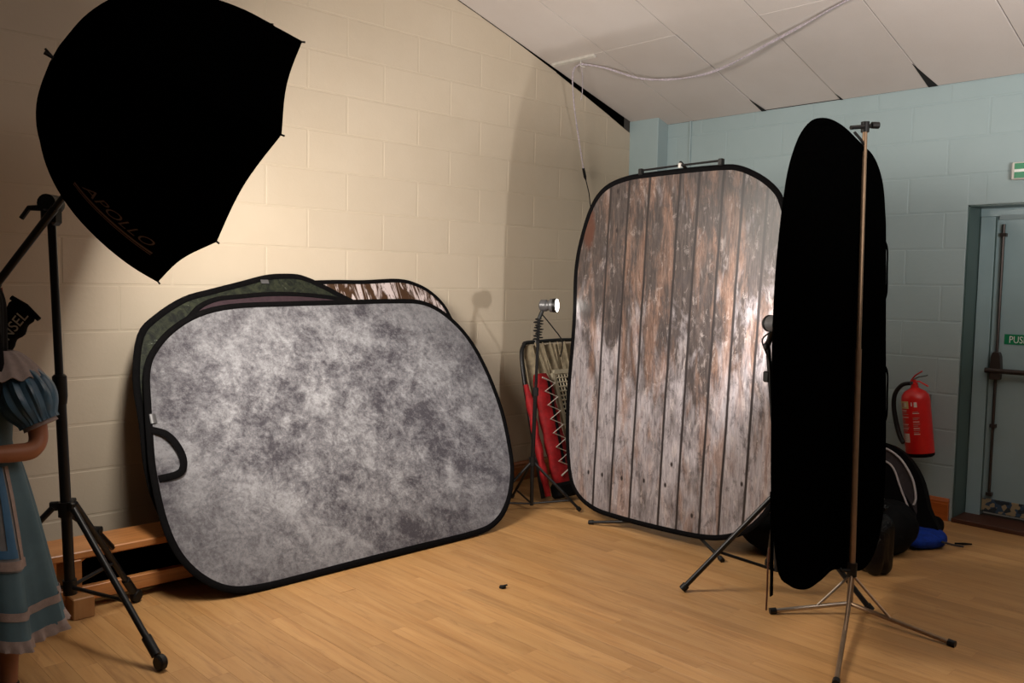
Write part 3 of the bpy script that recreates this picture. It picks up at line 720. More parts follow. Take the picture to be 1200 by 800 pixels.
# ------------------------------------------------------------------ black tripod with flash hidden behind the black backdrop
fs = thing('flash_stand', (3.66, 1.93, 0), 'black lighting stand half hidden behind the black backdrop, legs spread on the floor', 'stand')
b0 = Vector((3.62, 1.955, .12)); b1 = Vector((3.60, 1.955, .50)); hd1 = Vector((3.50, 1.98, 1.19))
MB().tube([b0, b1], .014, 10).build('base_tube', 'black_metal', fs, smooth=True)
MB().tube([b1, hd1], .011, 10).build('pole', 'black_metal', fs, smooth=True)
MB().tube([b1 - Vector((0, 0, .03)), b1 + Vector((0, 0, .03))], .022, 10).build('collar', 'black_plastic', fs, smooth=True)
for foot in ((3.336, 2.276, .015), (3.749, 1.568, .015), (3.98, 2.20, .015)):
    foot = Vector(foot); st = b1 + (foot - b1) * .02
    cyl_leg('leg', st, foot, .012, fs, foot=.03)
    mid = b1 + (foot - b1) * .62
    MB().tube([b0, mid], .0075, 8).build('brace', 'black_metal', fs, smooth=True)
fh = thing('flash_lamp', tuple(hd1), 'small black flash head poking out left of the black backdrop before the planks', 'lamp')
fd = Vector((.45, 1, .02)).normalized(); fo = Vector((3.475, 1.945, 1.272))
MB().lathe([(.0, 0), (.022, .0), (.034, .008), (.036, .02), (.036, .062), (.032, .072), (.0, .072)], fo - fd * .05, fd, 24).build('lamp_body', 'silver', fh, smooth=True)
MB().tube([fo + fd * .014, fo + fd * .026], .038, 24).build('lens_ring', 'black_plastic', fh, smooth=True)
MB().tube([fo + fd * .0262, fo + fd * .0275], .031, 24).build('lens', 'lamp_face', fh)
MB().tube([hd1 - Vector((0, 0, .02)), fo - Vector((0, 0, .03))], .013, 10).build('swivel', 'black_plastic', fh, smooth=True)
MB().tube(catmull([fo + Vector(p) for p in ((-.01, .0, -.035), (-.03, .03, -.07), (-.02, .02, -.12), (.0, .01, -.17), (.01, .005, -.30), (.02, 0, -.40))], 4, False), .004, 6).build('lead', 'black_plastic', fh, smooth=True)
MB().lathe([(0, -.02), (.014, -.01), (.014, .01), (0, .02)], fo + Vector((-.02, .015, -.10)), (0, 0, 1), 10).build('lead_switch', 'black_plastic', fh, smooth=True)
MB().box(hd1 + Vector((.020, .006, -.16)), (.032, .032, .05)).build('cable_clip', 'black_plastic', fh, bevel=.006)

# ------------------------------------------------------------------ corner lamp on tripod
ks = thing('lighting_stand', (3.80, 3.76, 0), 'slim black tripod stand beside the red bag, lit lamp on top', 'stand')
k0 = Vector((3.815, 3.755, .035)); k1 = Vector((3.80, 3.74, .32)); kt = Vector((3.765, 3.675, 1.215))
MB().tube([k0, k1], .012, 10).build('base_tube', 'black_metal', ks, smooth=True)
MB().tube([k1, cr(k1, kt)], .0125, 10).build('lower_pole', 'black_metal', ks, smooth=True)
MB().tube([cr(k1, kt), kt], .0095, 10).build('upper_pole', 'black_metal', ks, smooth=True)
MB().tube([cr(k1, kt) - Vector((0, 0, .03)), cr(k1, kt) + Vector((0, 0, .02))], .018, 10).build('collar', 'black_plastic', ks, smooth=True)
MB().tube([k1 - Vector((0, 0, .03)), k1 + Vector((0, 0, .025))], .020, 10).build('collar', 'black_plastic', ks, smooth=True)
for foot in ((3.50, 3.86, .015), (4.02, 3.53, .015), (3.93, 4.05, .015)):
    foot = Vector(foot); cyl_leg('leg', k1, foot, .009, ks, foot=.025)
    MB().tube([k0 + Vector((0, 0, .01)), k1 + (foot - k1) * .8], .006, 8).build('brace', 'black_metal', ks, smooth=True)
# coiled flex round the pole
q = []
for i in range(90):
    a = i / 90; p = kt + Vector((0, 0, .02)) + (k1 - kt) * (.02 + a * .15); q.append(p + Vector((math.cos(i * .55), math.sin(i * .55), 0)) * (.022 + .008 * math.sin(i * .9)))
MB().tube(q, .004, 6).build('coiled_flex', 'black_plastic', ks, smooth=True)
kl = thing('work_lamp', tuple(kt), 'small silver and black lamp shining on top of the corner stand', 'lamp')
kd = Vector((.45, -.89, .03)).normalized(); ko = Vector((3.80, 3.628, 1.298))
MB().lathe([(0, 0), (.028, 0), (.036, .008), (.036, .040), (.030, .046), (.030, .058), (.040, .066), (.042, .105), (.036, .105), (.036, .1)], ko - kd * .055, kd, 24).build('lamp_body', 'silver', kl, smooth=True)
MB().tube([ko + kd * .030, ko + kd * .052], .0425, 24).build('lens_ring', 'black_plastic', kl, smooth=True)
MB().tube([ko + kd * .052, ko + kd * .054], .038, 24).build('lens', 'lamp_face', kl)
MB().tube([ko - kd * .035 - Vector((0, 0, .02)), kt], .012, 10).build('swivel', 'black_plastic', kl, smooth=True)
MB().tube(catmull([kt + Vector(p) for p in ((.015, -.01, .03), (.08, -.04, -.05), (.15, -.06, -.14), (.20, .0, -.24))], 4, False), .004, 6).build('lead', 'black_plastic', kl, smooth=True)

# ------------------------------------------------------------------ folded camp bed and red laced bag in the corner
LN = .30; y0b = 3.86
cfr = frame((4.25, y0b, 0), (1, 0, 0), (0, LN, 1)); ck = math.sqrt(1 + LN * LN)
def cv(x, z, d=0): return Vector((x - 4.25, z * ck, d))
cb = thing('folded_camp_bed', (4.25, y0b, 0), 'folded camp bed with black tube frame and tan canvas, leaning in the corner', 'camp bed')
fp = [cv(4.035, .02), cv(4.045, .40), cv(4.065, .80), cv(4.085, .95), cv(4.12, 1.005), cv(4.18, 1.025), cv(4.60, 1.03), cv(4.69, 1.0), cv(4.71, .93), cv(4.71, .02)]
mb = MB(); mb.tube(catmull(fp, 5, False), .014, 10); mb.build('frame', 'black_metal', cb, smooth=True, fr=cfr)
fp = [cv(4.095, .02, -.04), cv(4.11, .60, -.04), cv(4.13, .90, -.04), cv(4.19, .975, -.04), cv(4.60, .98, -.04), cv(4.66, .9, -.04), cv(4.66, .02, -.04)]
mb = MB(); mb.tube(catmull(fp, 5, False), .010, 8); mb.build('frame', 'grey_metal', cb, smooth=True, fr=cfr)
mb = MB(); mb.grid(lambda a, b: cv(4.09 + a * .60, .66 + b * .35, -.012 + .022 * math.sin(a * 34 + b * 2.2) * (.3 + .7 * b) + .006 * math.sin(a * 71)), 60, 8); mb.build('canvas', 'tan_canvas', cb, smooth=True, fr=cfr)
for i in range(6): MB().tube([cv(4.22 + i * .075, 1.02, .012), cv(4.27 + i * .06, .78, .022)], .0045, 6).build('canvas_tie', 'tan_canvas', cb, fr=cfr)
MB().box(cv(4.235, 1.03, 0), (.022, .034, .034)).build('frame_clip', 'grey_metal', cb, fr=cfr, bevel=.003)
gp = thing('grid_panel', (4.45, 4.0, .30), 'beige plastic lattice panel propped between red bag and plank backdrop', 'panel')
mb = MB()
for i in range(9): mb.tube([cv(4.335 + i * .030 + .0, .80, .040), cv(4.335 + i * .030 + .035, .10, .040)], .0055, 6)
for i in range(24): mb.tube([cv(4.335 + i * .0015, .80 - i * .030, .042), cv(4.575 + i * .0015, .80 - i * .030, .042)], .0055, 6)
mb.build('lattice', 'beige_plastic', gp, fr=cfr)
mb = MB(); mb.box(cv(4.455, .45, .026), (.24, .70, .006)); mb.build('dark_backing', 'bag_dark', gp, fr=cfr)
mb = MB(); mb.box(cv(4.325, .46, .04), (.022, .72, .02), Matrix.Rotation(.05, 3, 'Z')); mb.box(cv(4.46, .81, .04), (.28, .03, .02)); mb.build('lattice_border', 'beige_plastic', gp, fr=cfr)
rb = thing('laced_bag', (4.14, 3.80, 0), 'long red bag with white zigzag lacing standing behind the slim tripod', 'bag')
def redform(mb, x0, x1, z0, z1, xs, dep, n=14):
    def f(a, b):
        t = a * 2 * pi; z = z0 + (z1 - z0) * b; e = (1 - abs(2 * b - 1) ** 6) ** .5 if 0 < b < 1 else 0.15
        cx = (x0 + x1) / 2 + xs * b; w = (x1 - x0) / 2 * (.55 + .45 * e); return cv(cx + math.copysign(abs(math.cos(t)) ** .7, math.cos(t)) * w, z, .075 + math.sin(t) * dep * (.5 + .5 * e) + .006 * math.sin(b * 30 + a * 9))
    mb.grid(f, n, 20)
mb = MB(); redform(mb, 4.09, 4.26, .02, .80, -.025, .045, 24); mb.build('bag_body', 'red_fabric', rb, smooth=True, fr=cfr)
mb = MB(); redform(mb, 3.985, 4.035, .03, .74, -.01, .022); mb.build('side_flap', 'red_fabric', rb, smooth=True, fr=cfr)
zz = [cv(4.115 + (.11 if i % 2 else 0) - i * .0005, .14 + i * .045, .130) for i in range(15)]
mb = MB(); mb.tube(zz, .0058, 6); mb.build('lacing', 'cord', rb, fr=cfr)
mb = MB(); mb.box(cv(4.17, .05, .09), (.22, .10, .10)); mb.build('bag_base', 'bag_dark', rb, fr=cfr, bevel=.02)
mb = MB(); mb.tube(catmull([cv(4.24, .18, .13), cv(4.20, .10, .14), cv(4.19, .02, .13)], 4, False), .006, 6); mb.tube(catmull([cv(4.28, .20, .13), cv(4.30, .12, .14), cv(4.27, .03, .13)], 4, False), .006, 6); mb.build('cord_end', 'cord', rb, fr=cfr)
mb = MB(); mb.box(cv(4.165, .48, .125), (.022, .56, .012), Matrix.Rotation(-.0, 3, 'Z')); mb.build('centre_strap', 'bag_dark', rb, fr=cfr, bevel=.003)

# ------------------------------------------------------------------ softbox on its boom stand
sb = thing('softbox', tuple(SOFT_HUB), 'large black octagonal softbox on the boom at upper left', 'softbox')
nx = SOFT_N.cross(Vector((0, 0, 1))).normalized(); ny = SOFT_N.cross(nx)
PROF = [(0, .012), (.010, .10), (.035, .20), (.085, .30), (.16, .385), (.26, .455), (.38, .508), (.50, .542), (.61, .557)]
TH0 = 1.5924
PROF = [(max(0, p.x), p.y) for p in catmull([Vector((a, b, 0)) for a, b in PROF], 4, False)]
def sp_(d, r, th): return SOFT_HUB + SOFT_N * d + (nx * math.cos(th) + ny * math.sin(th)) * r
for k in range(8):
    mb = MB(); t0 = TH0 + k * pi / 4
    def f(a, b):
        x = b * (len(PROF) - 1); i = min(int(x), len(PROF) - 2); fr_ = x - i
        d = PROF[i][0] + (PROF[i + 1][0] - PROF[i][0]) * fr_; r = PROF[i][1] + (PROF[i + 1][1] - PROF[i][1]) * fr_
        ch = math.cos(pi / 8) / math.cos(a * pi / 4 - pi / 8); s_ = math.sin(a * pi); ch = ch * .6 + .4 * (1 - (1 - math.cos(pi / 8)) * s_)
        return sp_(d - .018 * s_ * max(0, b - .6) / .4, r * (ch * (1 - .012 * s_ * b)), t0 + a * pi / 4)
    mb.grid(f, 10, 32); mb.build('panel', 'black_fabric', sb, smooth=True)
for k in range(8):
    t0 = TH0 + k * pi / 4
    pts_ = [sp_(d + .004, max(.004, r - .010), t0) for d, r in PROF[1:-1]] + [sp_(.60, .548, t0), sp_(.620, .560, t0)]
    MB().tube(pts_, .0035, 6).build('rib', 'black_metal', sb, smooth=True)
dv = MB(); ring = [sp_(.555, .535, TH0 + k * pi / 4) for k in range(8)]; dv.v = ring + [p + SOFT_N * .003 for p in ring]
dv.f = [tuple(range(8)), tuple(range(15, 7, -1))] + [(j, (j + 1) % 8, 8 + (j + 1) % 8, 8 + j) for j in range(8)]
dv.build('diffuser', 'diffuser', sb)
MB().tube([SOFT_HUB - SOFT_N * .03, SOFT_HUB + SOFT_N * .50], .006, 8).build('shaft', 'black_metal', sb, smooth=True)
mb = MB(); 
for a_ in (.1, .5): mb.tube([SOFT_HUB, SOFT_HUB - SOFT_N * .020 + Vector((-.006, 0, .02 * a_ + .008))], .004, 6)
mb.build('hub_clip', 'black_plastic', sb, smooth=True)
# printed lettering near the lower edge of the bag
def surf(d, a, off=.0):
    D_ = [p[0] for p in PROF]; R_ = [p[1] for p in PROF]; i = max(j for j in range(len(D_) - 1) if D_[j] <= d)
    r = R_[i] + (R_[i + 1] - R_[i]) * (d - D_[i]) / (D_[i + 1] - D_[i]); ch = math.cos(pi / 8) / math.cos(a * pi / 4 - pi / 8)
    return sp_(d, r * ch + off, TH0 + (7 + a) * pi / 4)
lg = text_mesh('lettering', 'APOLLO', .070, 'logo_brown', sb, Matrix.Identity(4), .0, shear=.35)
lg.matrix_local = Matrix.Identity(4)
w_ = max(v.co.x for v in lg.data.vertices)
for v in lg.data.vertices: v.co = surf(.215 + .27 * v.co.x / w_, .56 - v.co.y * 2.6, .008) - SOFT_HUB
ORG[lg] = Vector(SOFT_HUB)
mb = MB()
for (a_, w2) in ((.60, .014), (.64, .006)):
    mb.grid(lambda x, y: surf(.195 + .31 * x, a_ + w2 * 2 * y, .008), 16, 1)
mb.build('lettering_underline', 'logo_brown', sb)

bs = thing('boom_stand', (1.07, 3.59, 0), 'tall black wheeled light stand with tilted boom arm, left of the grey backdrop', 'stand')
pt = Vector((1.028, 3.63, 1.655)); p0 = Vector((1.063, 3.597, .20)); pc = p0 + (pt - p0) * .215
def on(t): return p0 + (pt - p0) * t
MB().tube([on(0), on(.55)], .020, 14).build('lower_pole', 'black_metal', bs, smooth=True)
MB().tube([on(.53), on(1)], .0155, 14).build('upper_pole', 'black_metal', bs, smooth=True)
o = MB().tube([on(.50), on(.52), on(.575), on(.58)], [.022, .026, .026, .019], 14).build('collar', 'black_plastic', bs, smooth=True)
MB().tube([on(.54), on(.54) + Vector((-.03, .02, 0))], .009, 8).build('knob', 'black_plastic', o, smooth=True)
o = MB().tube([on(.195), on(.235)], .030, 12).build('leg_collar', 'black_plastic', bs, smooth=True)
for a_ in range(3):
    t = math.radians(-80 + 120 * a_); MB().box(on(.225) + Vector((math.cos(t) * .04, math.sin(t) * .04, 0)), (.035, .02, .035), Matrix.Rotation(t, 3, 'Z')).build('leg_hinge', 'black_plastic', o, bevel=.004)
o = MB().tube([on(-.02), on(.02)], .026, 12).build('brace_collar', 'black_plastic', bs, smooth=True)
feet = [Vector((1.207, 3.067, .03)), Vector((1.390, 3.795, .03)), Vector((.56, 3.74, .03))]
for ft in feet:
    st = pc + ((ft - pc) * Vector((1, 1, 0))).normalized() * .045; st.z = pc.z + .01
    d = (ft - st).normalized()
    lgo = MB().tube([st, ft - d * .03], .0125, 12).build('leg', 'black_metal', bs, smooth=True)
    MB().tube([ft - d * .11, ft - d * .03], .018, 12).build('leg_sleeve', 'black_plastic', lgo, smooth=True)
    wc_ = ft; ax = d.cross(Vector((0, 0, 1))).normalized()
    MB().lathe([(.0, -.016), (.022, -.016), (.029, -.009), (.029, .009), (.022, .016), (0, .016)], wc_, ax, 20).build('castor', 'black_plastic', lgo, smooth=True)
    md = st + (ft - st) * .62
    MB().tube([on(.0), md], .008, 8).build('brace', 'black_metal', bs, smooth=True)
MB().tube([on(.19) + Vector((.03, .03, 0)), on(.19) + Vector((.17, .16, -.13)), on(.19) + Vector((.25, .235, -.225))], .013, 8).build('spare_leg', 'black_metal', bs, smooth=True)
MB().lathe([(0, -.02), (.018, -.015), (.018, .015), (0, .02)], on(.19) + Vector((.165, .155, -.115)), (.7, -.7, 0), 12).build('leg_knob', 'black_plastic', bs, smooth=True)
# head clamp
hc = MB(); hc.box(pt + Vector((0, 0, .005)), (.062, .062, .085), Matrix.Rotation(.7, 3, 'Z')); hc = hc.build('clamp_head', 'black_plastic', bs, bevel=.012)
vd = Vector((.69, .72, 0))
MB().tube([pt + Vector((.0, 0, .045)) - vd * .035, pt + Vector((0, 0, .045)) + vd * .035], .036, 16).build('clamp_disc', 'black_plastic', hc, smooth=True)
lf = Vector((-.72, .69, 0))
MB().tube([pt + lf * .03 + Vector((0, 0, .03)), pt + lf * .085 + Vector((0, 0, .028)), pt + lf * .115 + Vector((0, 0, -.012))], [.013, .011, .010], 8).build('clamp_handle', 'black_plastic', hc, smooth=True)
MB().box(pt - vd * .04 + Vector((.0, 0, .02)), (.012, .012, .006), Matrix.Rotation(.75, 3, 'Z')).build('clamp_label', 'silver', hc)
ba, bb = Vector((.880, 3.822, 1.385)), Vector((1.135, 3.336, 1.922))
bd = (bb - ba).normalized()
bmo = MB().tube([ba, ba + bd * .42], .0155, 12).build('boom_arm', 'black_metal', bs, smooth=True)
MB().tube([ba + bd * .40, bb, SOFT_HUB + SOFT_N * .30], .0125, 12).build('boom_extension', 'black_metal', bs, smooth=True)
MB().tube([ba - bd * .02, ba + bd * .01], .018, 12).build('boom_end_cap', 'black_plastic', bmo, smooth=True)

# weight bag hanging from the low end of the boom
hb = thing('weight_bag', (.905, 3.83, 1.36), 'black drawstring bag with pale capital letters hanging from the boom end at the left edge', 'bag')
mh = frame((.905, 3.800, 1.205), (.72 * .64, -.69 * .64, .77), (-.72 * .77, .69 * .77, .64))   # lettering runs up to the right
def hbag(a, b):
    x = (a - .5) * .25; t = b * 2 * pi; e = (1 - abs(2 * a - 1) ** 5); w = .060 * (.75 + .25 * e) + .006 * math.sin(a * 22)
    return mh @ Vector((x, math.cos(t) * w, math.sin(t) * (.012 + .022 * e)))
MB().grid(hbag, 20, 20).build('bag_body', 'bag_dark', hb, smooth=True)
tx = text_mesh('lettering', 'HENSEL', .062, 'logo_white', hb, mh @ Matrix.Translation((-.080, -.046, .0365)), .0006, sx=.93)
mb = MB(); mb.tube([mh @ Vector((.118, .065, 0)), mh @ Vector((.128, -.0, .0)), mh @ Vector((.122, -.07, 0))], [.010, .012, .010], 8); mb.build('bag_hem', 'bag_dark', hb, smooth=True)
mb = MB(); mb.tube(catmull([mh @ Vector((-.01, .055, 0)), Vector((.90, 3.835, 1.32)), Vector((.895, 3.83, 1.375))], 4, False), .003, 6); mb.tube(catmull([mh @ Vector((.03, .055, 0)), Vector((.905, 3.83, 1.33)), Vector((.90, 3.827, 1.375))], 4, False), .003, 6)
mb.build('hanging_cord', 'red_fabric', hb)

# ------------------------------------------------------------------ low wooden bench
bn = thing('wooden_bench', (2.0, 3.96, 0), 'low orange pine bench along the cream wall, its end seen behind the wheeled stand', 'bench')
MB().box((1.62, 3.955, .245), (2.6, .25, .032)).build('seat_plank', 'bench', bn, bevel=.004)
MB().box((1.62, 3.955, .213), (2.56, .05, .032)).build('under_rail', 'bench', bn, bevel=.002)
MB().box((1.62, 3.86, .070), (2.4, .035, .062)).build('lower_rail', 'bench', bn, bevel=.003)
for x in (1.15, 2.65):
    MB().box((x, 3.90, .155), (.055, .16, .15)).build('leg', 'bench', bn, bevel=.003)
    MB().box((x + .01, 3.86, .045), (.085, .23, .09)).build('foot_block', 'bench_block', bn, bevel=.004)

ub = thing('under_bench_dark_filler', (1.9, 4.0, 0), 'long flat black form added for the darkness under the wooden bench', 'bag')  # dark form added to stand in for the shade under the bench
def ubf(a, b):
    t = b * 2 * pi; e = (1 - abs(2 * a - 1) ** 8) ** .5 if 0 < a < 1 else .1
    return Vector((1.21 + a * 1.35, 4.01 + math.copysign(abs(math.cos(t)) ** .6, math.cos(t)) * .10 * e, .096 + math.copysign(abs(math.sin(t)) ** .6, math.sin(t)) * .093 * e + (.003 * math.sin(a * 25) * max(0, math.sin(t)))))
MB().grid(ubf, 40, 20).build('bag_body', 'black_fabric', ub, smooth=True)  # body of the added dark form
MB().tube(catmull([Vector((1.7, 3.905, .12)), Vector((1.78, 3.895, .17)), Vector((1.9, 3.895, .175)), Vector((1.98, 3.905, .12))], 5, False), .008, 6).build('carry_handle', 'bag_dark', ub, smooth=True)  # loop on the added dark form

# ------------------------------------------------------------------ fire extinguisher
fe = thing('fire_extinguisher', (XR - .095, 2.10, .40), 'red fire extinguisher with black hose hung on the pale blue wall', 'fire extinguisher')
tl = Matrix.Rotation(math.radians(-7.5), 4, Vector((1, 0, 0)))     # hangs a little off plumb
em = Matrix.Translation((XR - .130, 2.045, .405)) @ tl
def E_(x, y, z): return em @ Vector((x, y, z))
eax = (em.to_3x3() @ Vector((0, 0, 1)))
R_ = .083
MB().lathe([(0, 0), (R_ * .86, 0), (R_ * .97, .008), (R_, .022), (R_, .352), (R_ * .93, .380), (R_ * .72, .402), (R_ * .40, .418), (.024, .424), (.022, .438), (0, .438)], em.translation, eax, 36).build('cylinder', 'red_paint', fe, smooth=True)
MB().lathe([(0, -.004), (R_ * .84, -.004), (R_ * .99, .006), (R_ * 1.005, .020), (R_ * .9, .02), (0, .02)], em.translation, eax, 36).build('base_ring', 'bag_dark', fe, smooth=True)
vh = MB().lathe([(0, .43), (.020, .43), (.020, .452), (.013, .458), (.013, .475), (0, .475)], em.translation, eax, 16).build('valve', 'red_paint', fe, smooth=True)
mb = MB(); mb.tube([E_(0, .02, .465), E_(-.005, -.035, .462), E_(-.008, -.085, .430)], 1, 8, flat=((1, 0, 0), .010, .005)); mb.build('carry_handle', 'red_paint', fe, smooth=True)
mb = MB(); mb.tube([E_(0, .018, .470), E_(0, -.01, .500), E_(-.004, -.055, .525)], 1, 8, flat=((1, 0, 0), .010, .0045)); mb.build('lever', 'red_paint', fe, smooth=True)
mb = MB(); mb.tube([E_(0, .012, .472), E_(0, -.03, .490), E_(-.004, -.085, .498)], 1, 8, flat=((1, 0, 0), .009, .004)); mb.build('trigger', 'dark_reveal', fe, smooth=True)
MB().lathe([(0, -.006), (.010, -.006), (.010, .006), (0, .006)], E_(-.018, .01, .455), (1, 0, 0), 12).build('gauge', 'silver', fe, smooth=True)
hp = catmull([E_(0, .015, .452), E_(-.01, .070, .445), E_(-.015, .115, .395), E_(-.015, .132, .32), E_(-.02, .125, .22), E_(-.03, .105, .13), E_(-.045, .078, .085)], 5, False)
MB().tube(hp, [.012 + .003 * min(1, i / 20) for i in range(len(hp))], 12).build('hose', 'black_plastic', fe, smooth=True)
def elabel(nm, a0, a1, z0, z1, mat, par=fe, off=.0012):      # a patch on the cylinder, angle 0 = towards the room, positive = towards the corner
    mb = MB(); mb.grid(lambda a, b: em @ Vector((-math.cos(math.radians(a0 + (a1 - a0) * a)) * (R_ + off), math.sin(math.radians(a0 + (a1 - a0) * a)) * (R_ + off), z0 + (z1 - z0) * b)), 8, 1)
    return mb.build(nm, mat, par, smooth=True)
elabel('class_label', 62, 10, .300, .345, 'label_cream'); 
elabel('class_mark', 50, 36, .310, .335, 'label_print', off=.0018); elabel('class_mark', 30, 20, .310, .335, 'label_white', off=.0018)
elabel('class_mark', 0, -5, .315, .338, 'label_white'); elabel('class_mark', -12, -24, .308, .338, 'label_white')
il = elabel('notice_label', 48, 16, .090, .145, 'label_white')
for i in range(4): elabel('print_line', 44, 20, .100 + i * .011, .103 + i * .011, 'label_print', il, .0018)
for i, (a0, a1, z) in enumerate(((58, 20, .286), (58, 22, .276), (58, 14, .262), (58, 14, .244), (54, 34, .222), (54, 36, .214), (58, 16, .200), (58, 20, .191), (58, 14, .182), (58, 18, .173), (54, 24, .160), (-4, -26, .276), (-4, -30, .268), (-4, -30, .240), (-4, -24, .232), (-4, -28, .216), (-4, -30, .202), (-4, -22, .190), (-4, -28, .176), (-4, -28, .164), (-4, -24, .150), (-4, -28, .140))):
    elabel('print_line', a0, a1, z, z + .0042, 'label_print' if i % 3 else 'label_white', fe)
MB().box((XR - .024, 2.075, .70), (.048, .06, .16)).build('wall_bracket', 'grey_metal', fe, bevel=.002)

# ------------------------------------------------------------------ bags on the floor by the blue wall
rbg = thing('rucksack', (5.13, 2.02, 0), 'black and grey rounded bag with light piping propped against the blue wall', 'bag')
rm = frame((5.02, 2.085, 0), (.10, -1, 0), (.22, 0, 1))       # front faces the room, leans on the wall
def rs(pts, z0, z1, nm, mat, bev=0):
    P = [(p.x, p.y) for p in catmull([Vector((a, b, 0)) for a, b in pts], 4)]
    return MB().prism(P, z0, z1, rm).build(nm, mat, rbg, smooth=True, bevel=bev)
outer = [(-.30, .02), (-.30, .25), (-.22, .44), (-.06, .535), (.08, .495), (.19, .37), (.255, .20), (.30, .02)]
inner = [(-.27, .10), (-.26, .27), (-.19, .42), (-.06, .50), (.06, .46), (.15, .35), (.19, .24), (.16, .10)]
zs = 1 if (rm.to_3x3() @ Vector((0, 0, 1))).x < 0 else -1
rs(outer, -.09 * zs, .0, 'bag_body', 'bag_dark', .0)
rs(inner, .0, .012 * zs, 'front_panel', 'bag_grey')
rs([(-.10, .12), (-.095, .29), (-.025, .415), (.04, .395), (.10, .29), (.20, .12)], .012 * zs, .020 * zs, 'front_pocket', 'bag_dark')
def rline(pts, r, nm, mat='bag_pipe'):
    MB().tube([rm @ p for p in catmull([Vector((a, b, .020 * zs)) for a, b in pts], 5, False)], r, 6).build(nm, mat, rbg, smooth=True)
rline([(-.27, .36), (-.16, .465), (-.04, .505), (.07, .46), (.155, .355), (.19, .25), (.185, .20)], .0065, 'piping')
rline([(-.095, .27), (-.06, .37), (-.01, .425), (.05, .39), (.105, .28), (.180, .14)], .0058, 'piping')
mb = MB(); mb.prism([(-.085, .16), (-.09, .32), (-.075, .325), (-.02, .25), (.055, .175), (.05, .165)], .020 * zs, .027 * zs, rm); mb.build('stone_patch', 'bag_panel', rbg)
mb = MB(); mb.prism([(.065, .175), (.12, .20), (.16, .14), (.10, .14)], .020 * zs, .026 * zs, rm); mb.build('grey_patch', 'bag_grey', rbg)

def lump(nm, loc, size, mat, label, cat, seed, amp=.12, group=None, sq=.7, flat=.0):
    random.seed(seed); t = thing(nm, (loc[0], loc[1], 0), label, cat, group)
    ph = [random.uniform(0, 6) for _ in range(8)]
    def f(a, b):
        th = a * 2 * pi; u = b * pi
        cz_ = math.cos(u); z = math.copysign(abs(cz_) ** sq, cz_); s_ = math.sin(u) ** .8
        k = 1 + amp * (math.sin(3 * th + ph[0] + 2 * b) * .4 + math.sin(7 * th + ph[1] + 5 * b) * .22 + math.sin(11 * th - 9 * b + ph[2]) * .16 + math.sin(5 * b * pi + ph[3] + th * 2) * .25)
        return Vector((loc[0] + size[0] * s_ * k * math.cos(th), loc[1] + size[1] * s_ * k * math.sin(th), max(.003, loc[2] + size[2] * z * (1 + amp * .4 * math.sin(4 * th + ph[4])))))
    return t, f
t, f = lump('duffel_bag', (4.72, 1.95, .13), (.20, .20, .14), 'bag_dark', 'black slouched bag lying in front of the grey-piped rucksack', 'bag', 3, .16)
MB().grid(f, 40, 24).build('bag_body', 'bag_dark', t, smooth=True)
for i, (x, y, z) in enumerate(((4.54, 1.93, .20), (4.60, 1.83, .22), (4.53, 1.96, .13))): MB().lathe([(0, -.006), (.010, -.004), (.010, .004), (0, .006)], (x, y, z), (-.9, -.4, .2), 10).build('buckle', 'grey_metal', t, smooth=True)
MB().tube(catmull([Vector(p) for p in ((4.60, 2.05, .22), (4.53, 1.95, .20), (4.54, 1.85, .17), (4.60, 1.77, .12))], 5, False), 1, 6, flat=((0, 0, 1), .014, .004)).build('bag_strap', 'bag_dark', t, smooth=True)
t, f = lump('plastic_sack', (4.30, 1.790, .150), (.085, .085, .155), 'bin_plastic', 'glossy black plastic sack standing upright right of the thin metal stand', 'bag', 9, .16, None, .45)
MB().grid(f, 48, 28).build('sack_body', 'bin_plastic', t, smooth=True)
MB().lathe([(.02, 0), (.03, .02), (.055, .05), (.05, .055), (.02, .03)], (4.30, 1.79, .295), (.1, 0, 1), 14, wob=lambda t_, k: 1 + .2 * math.sin(5 * t_)).build('sack_neck', 'bin_plastic', t, smooth=True)
t, f = lump('folded_cloth', (5.00, 1.83, .040), (.165, .13, .045), 'blue_cloth', 'royal blue folded cloth bag on the floor in front of the black bags', 'cloth', 5, .10)
MB().grid(f, 36, 16).build('cloth', 'blue_cloth', t, smooth=True)
MB().tube(catmull([Vector((4.96, 1.70, .05)), Vector((5.02, 1.66, .03)), Vector((5.08, 1.63, .015))], 4, False), .006, 6).build('draw_cord', 'bag_grey', t, smooth=True)
t, f = lump('shoe', (5.26, 1.90, .045), (.15, .09, .055), 'bag_dark', 'soft black shoe-like pouch lying behind the blue cloth', 'pouch', 15, .06)
MB().grid(f, 30, 16).build('pouch', 'bag_dark', t, smooth=True); t.name = 'black_pouch'
um = thing('small_rod', (5.18, 1.66, 0), 'short thin dark rod lying on the floor right of the blue cloth', 'rod')
MB().tube([(5.13, 1.69, .010), (5.16, 1.655, .010), (5.19, 1.62, .010)], [.005, .007, .004], 8).build('rod', 'bag_dark', um, smooth=True)
# round carrying pouch behind the plank backdrop's right foot
t, f = lump('carry_pouch', (4.25, 2.27, .10), (.16, .22, .10), 'bag_dark', 'black carrying pouch on the floor between plank backdrop and black backdrop', 'bag', 21, .1)
MB().grid(f, 36, 18).build('bag_body', 'bag_dark', t, smooth=True)
sp0 = thing('lens_cap', (2.727, 2.864, 0), 'tiny black cap lying alone on the open floor', 'cap')
MB().lathe([(0, 0), (.016, 0), (.017, .004), (.014, .012), (0, .013)], (2.727, 2.864, .0005), (.1, .05, 1), 14).build('cap', 'black_plastic', sp0, smooth=True)
MB().tube([(2.727, 2.864, .011), (2.745, 2.85, .016)], .004, 6).build('cap_tab', 'black_plastic', sp0)

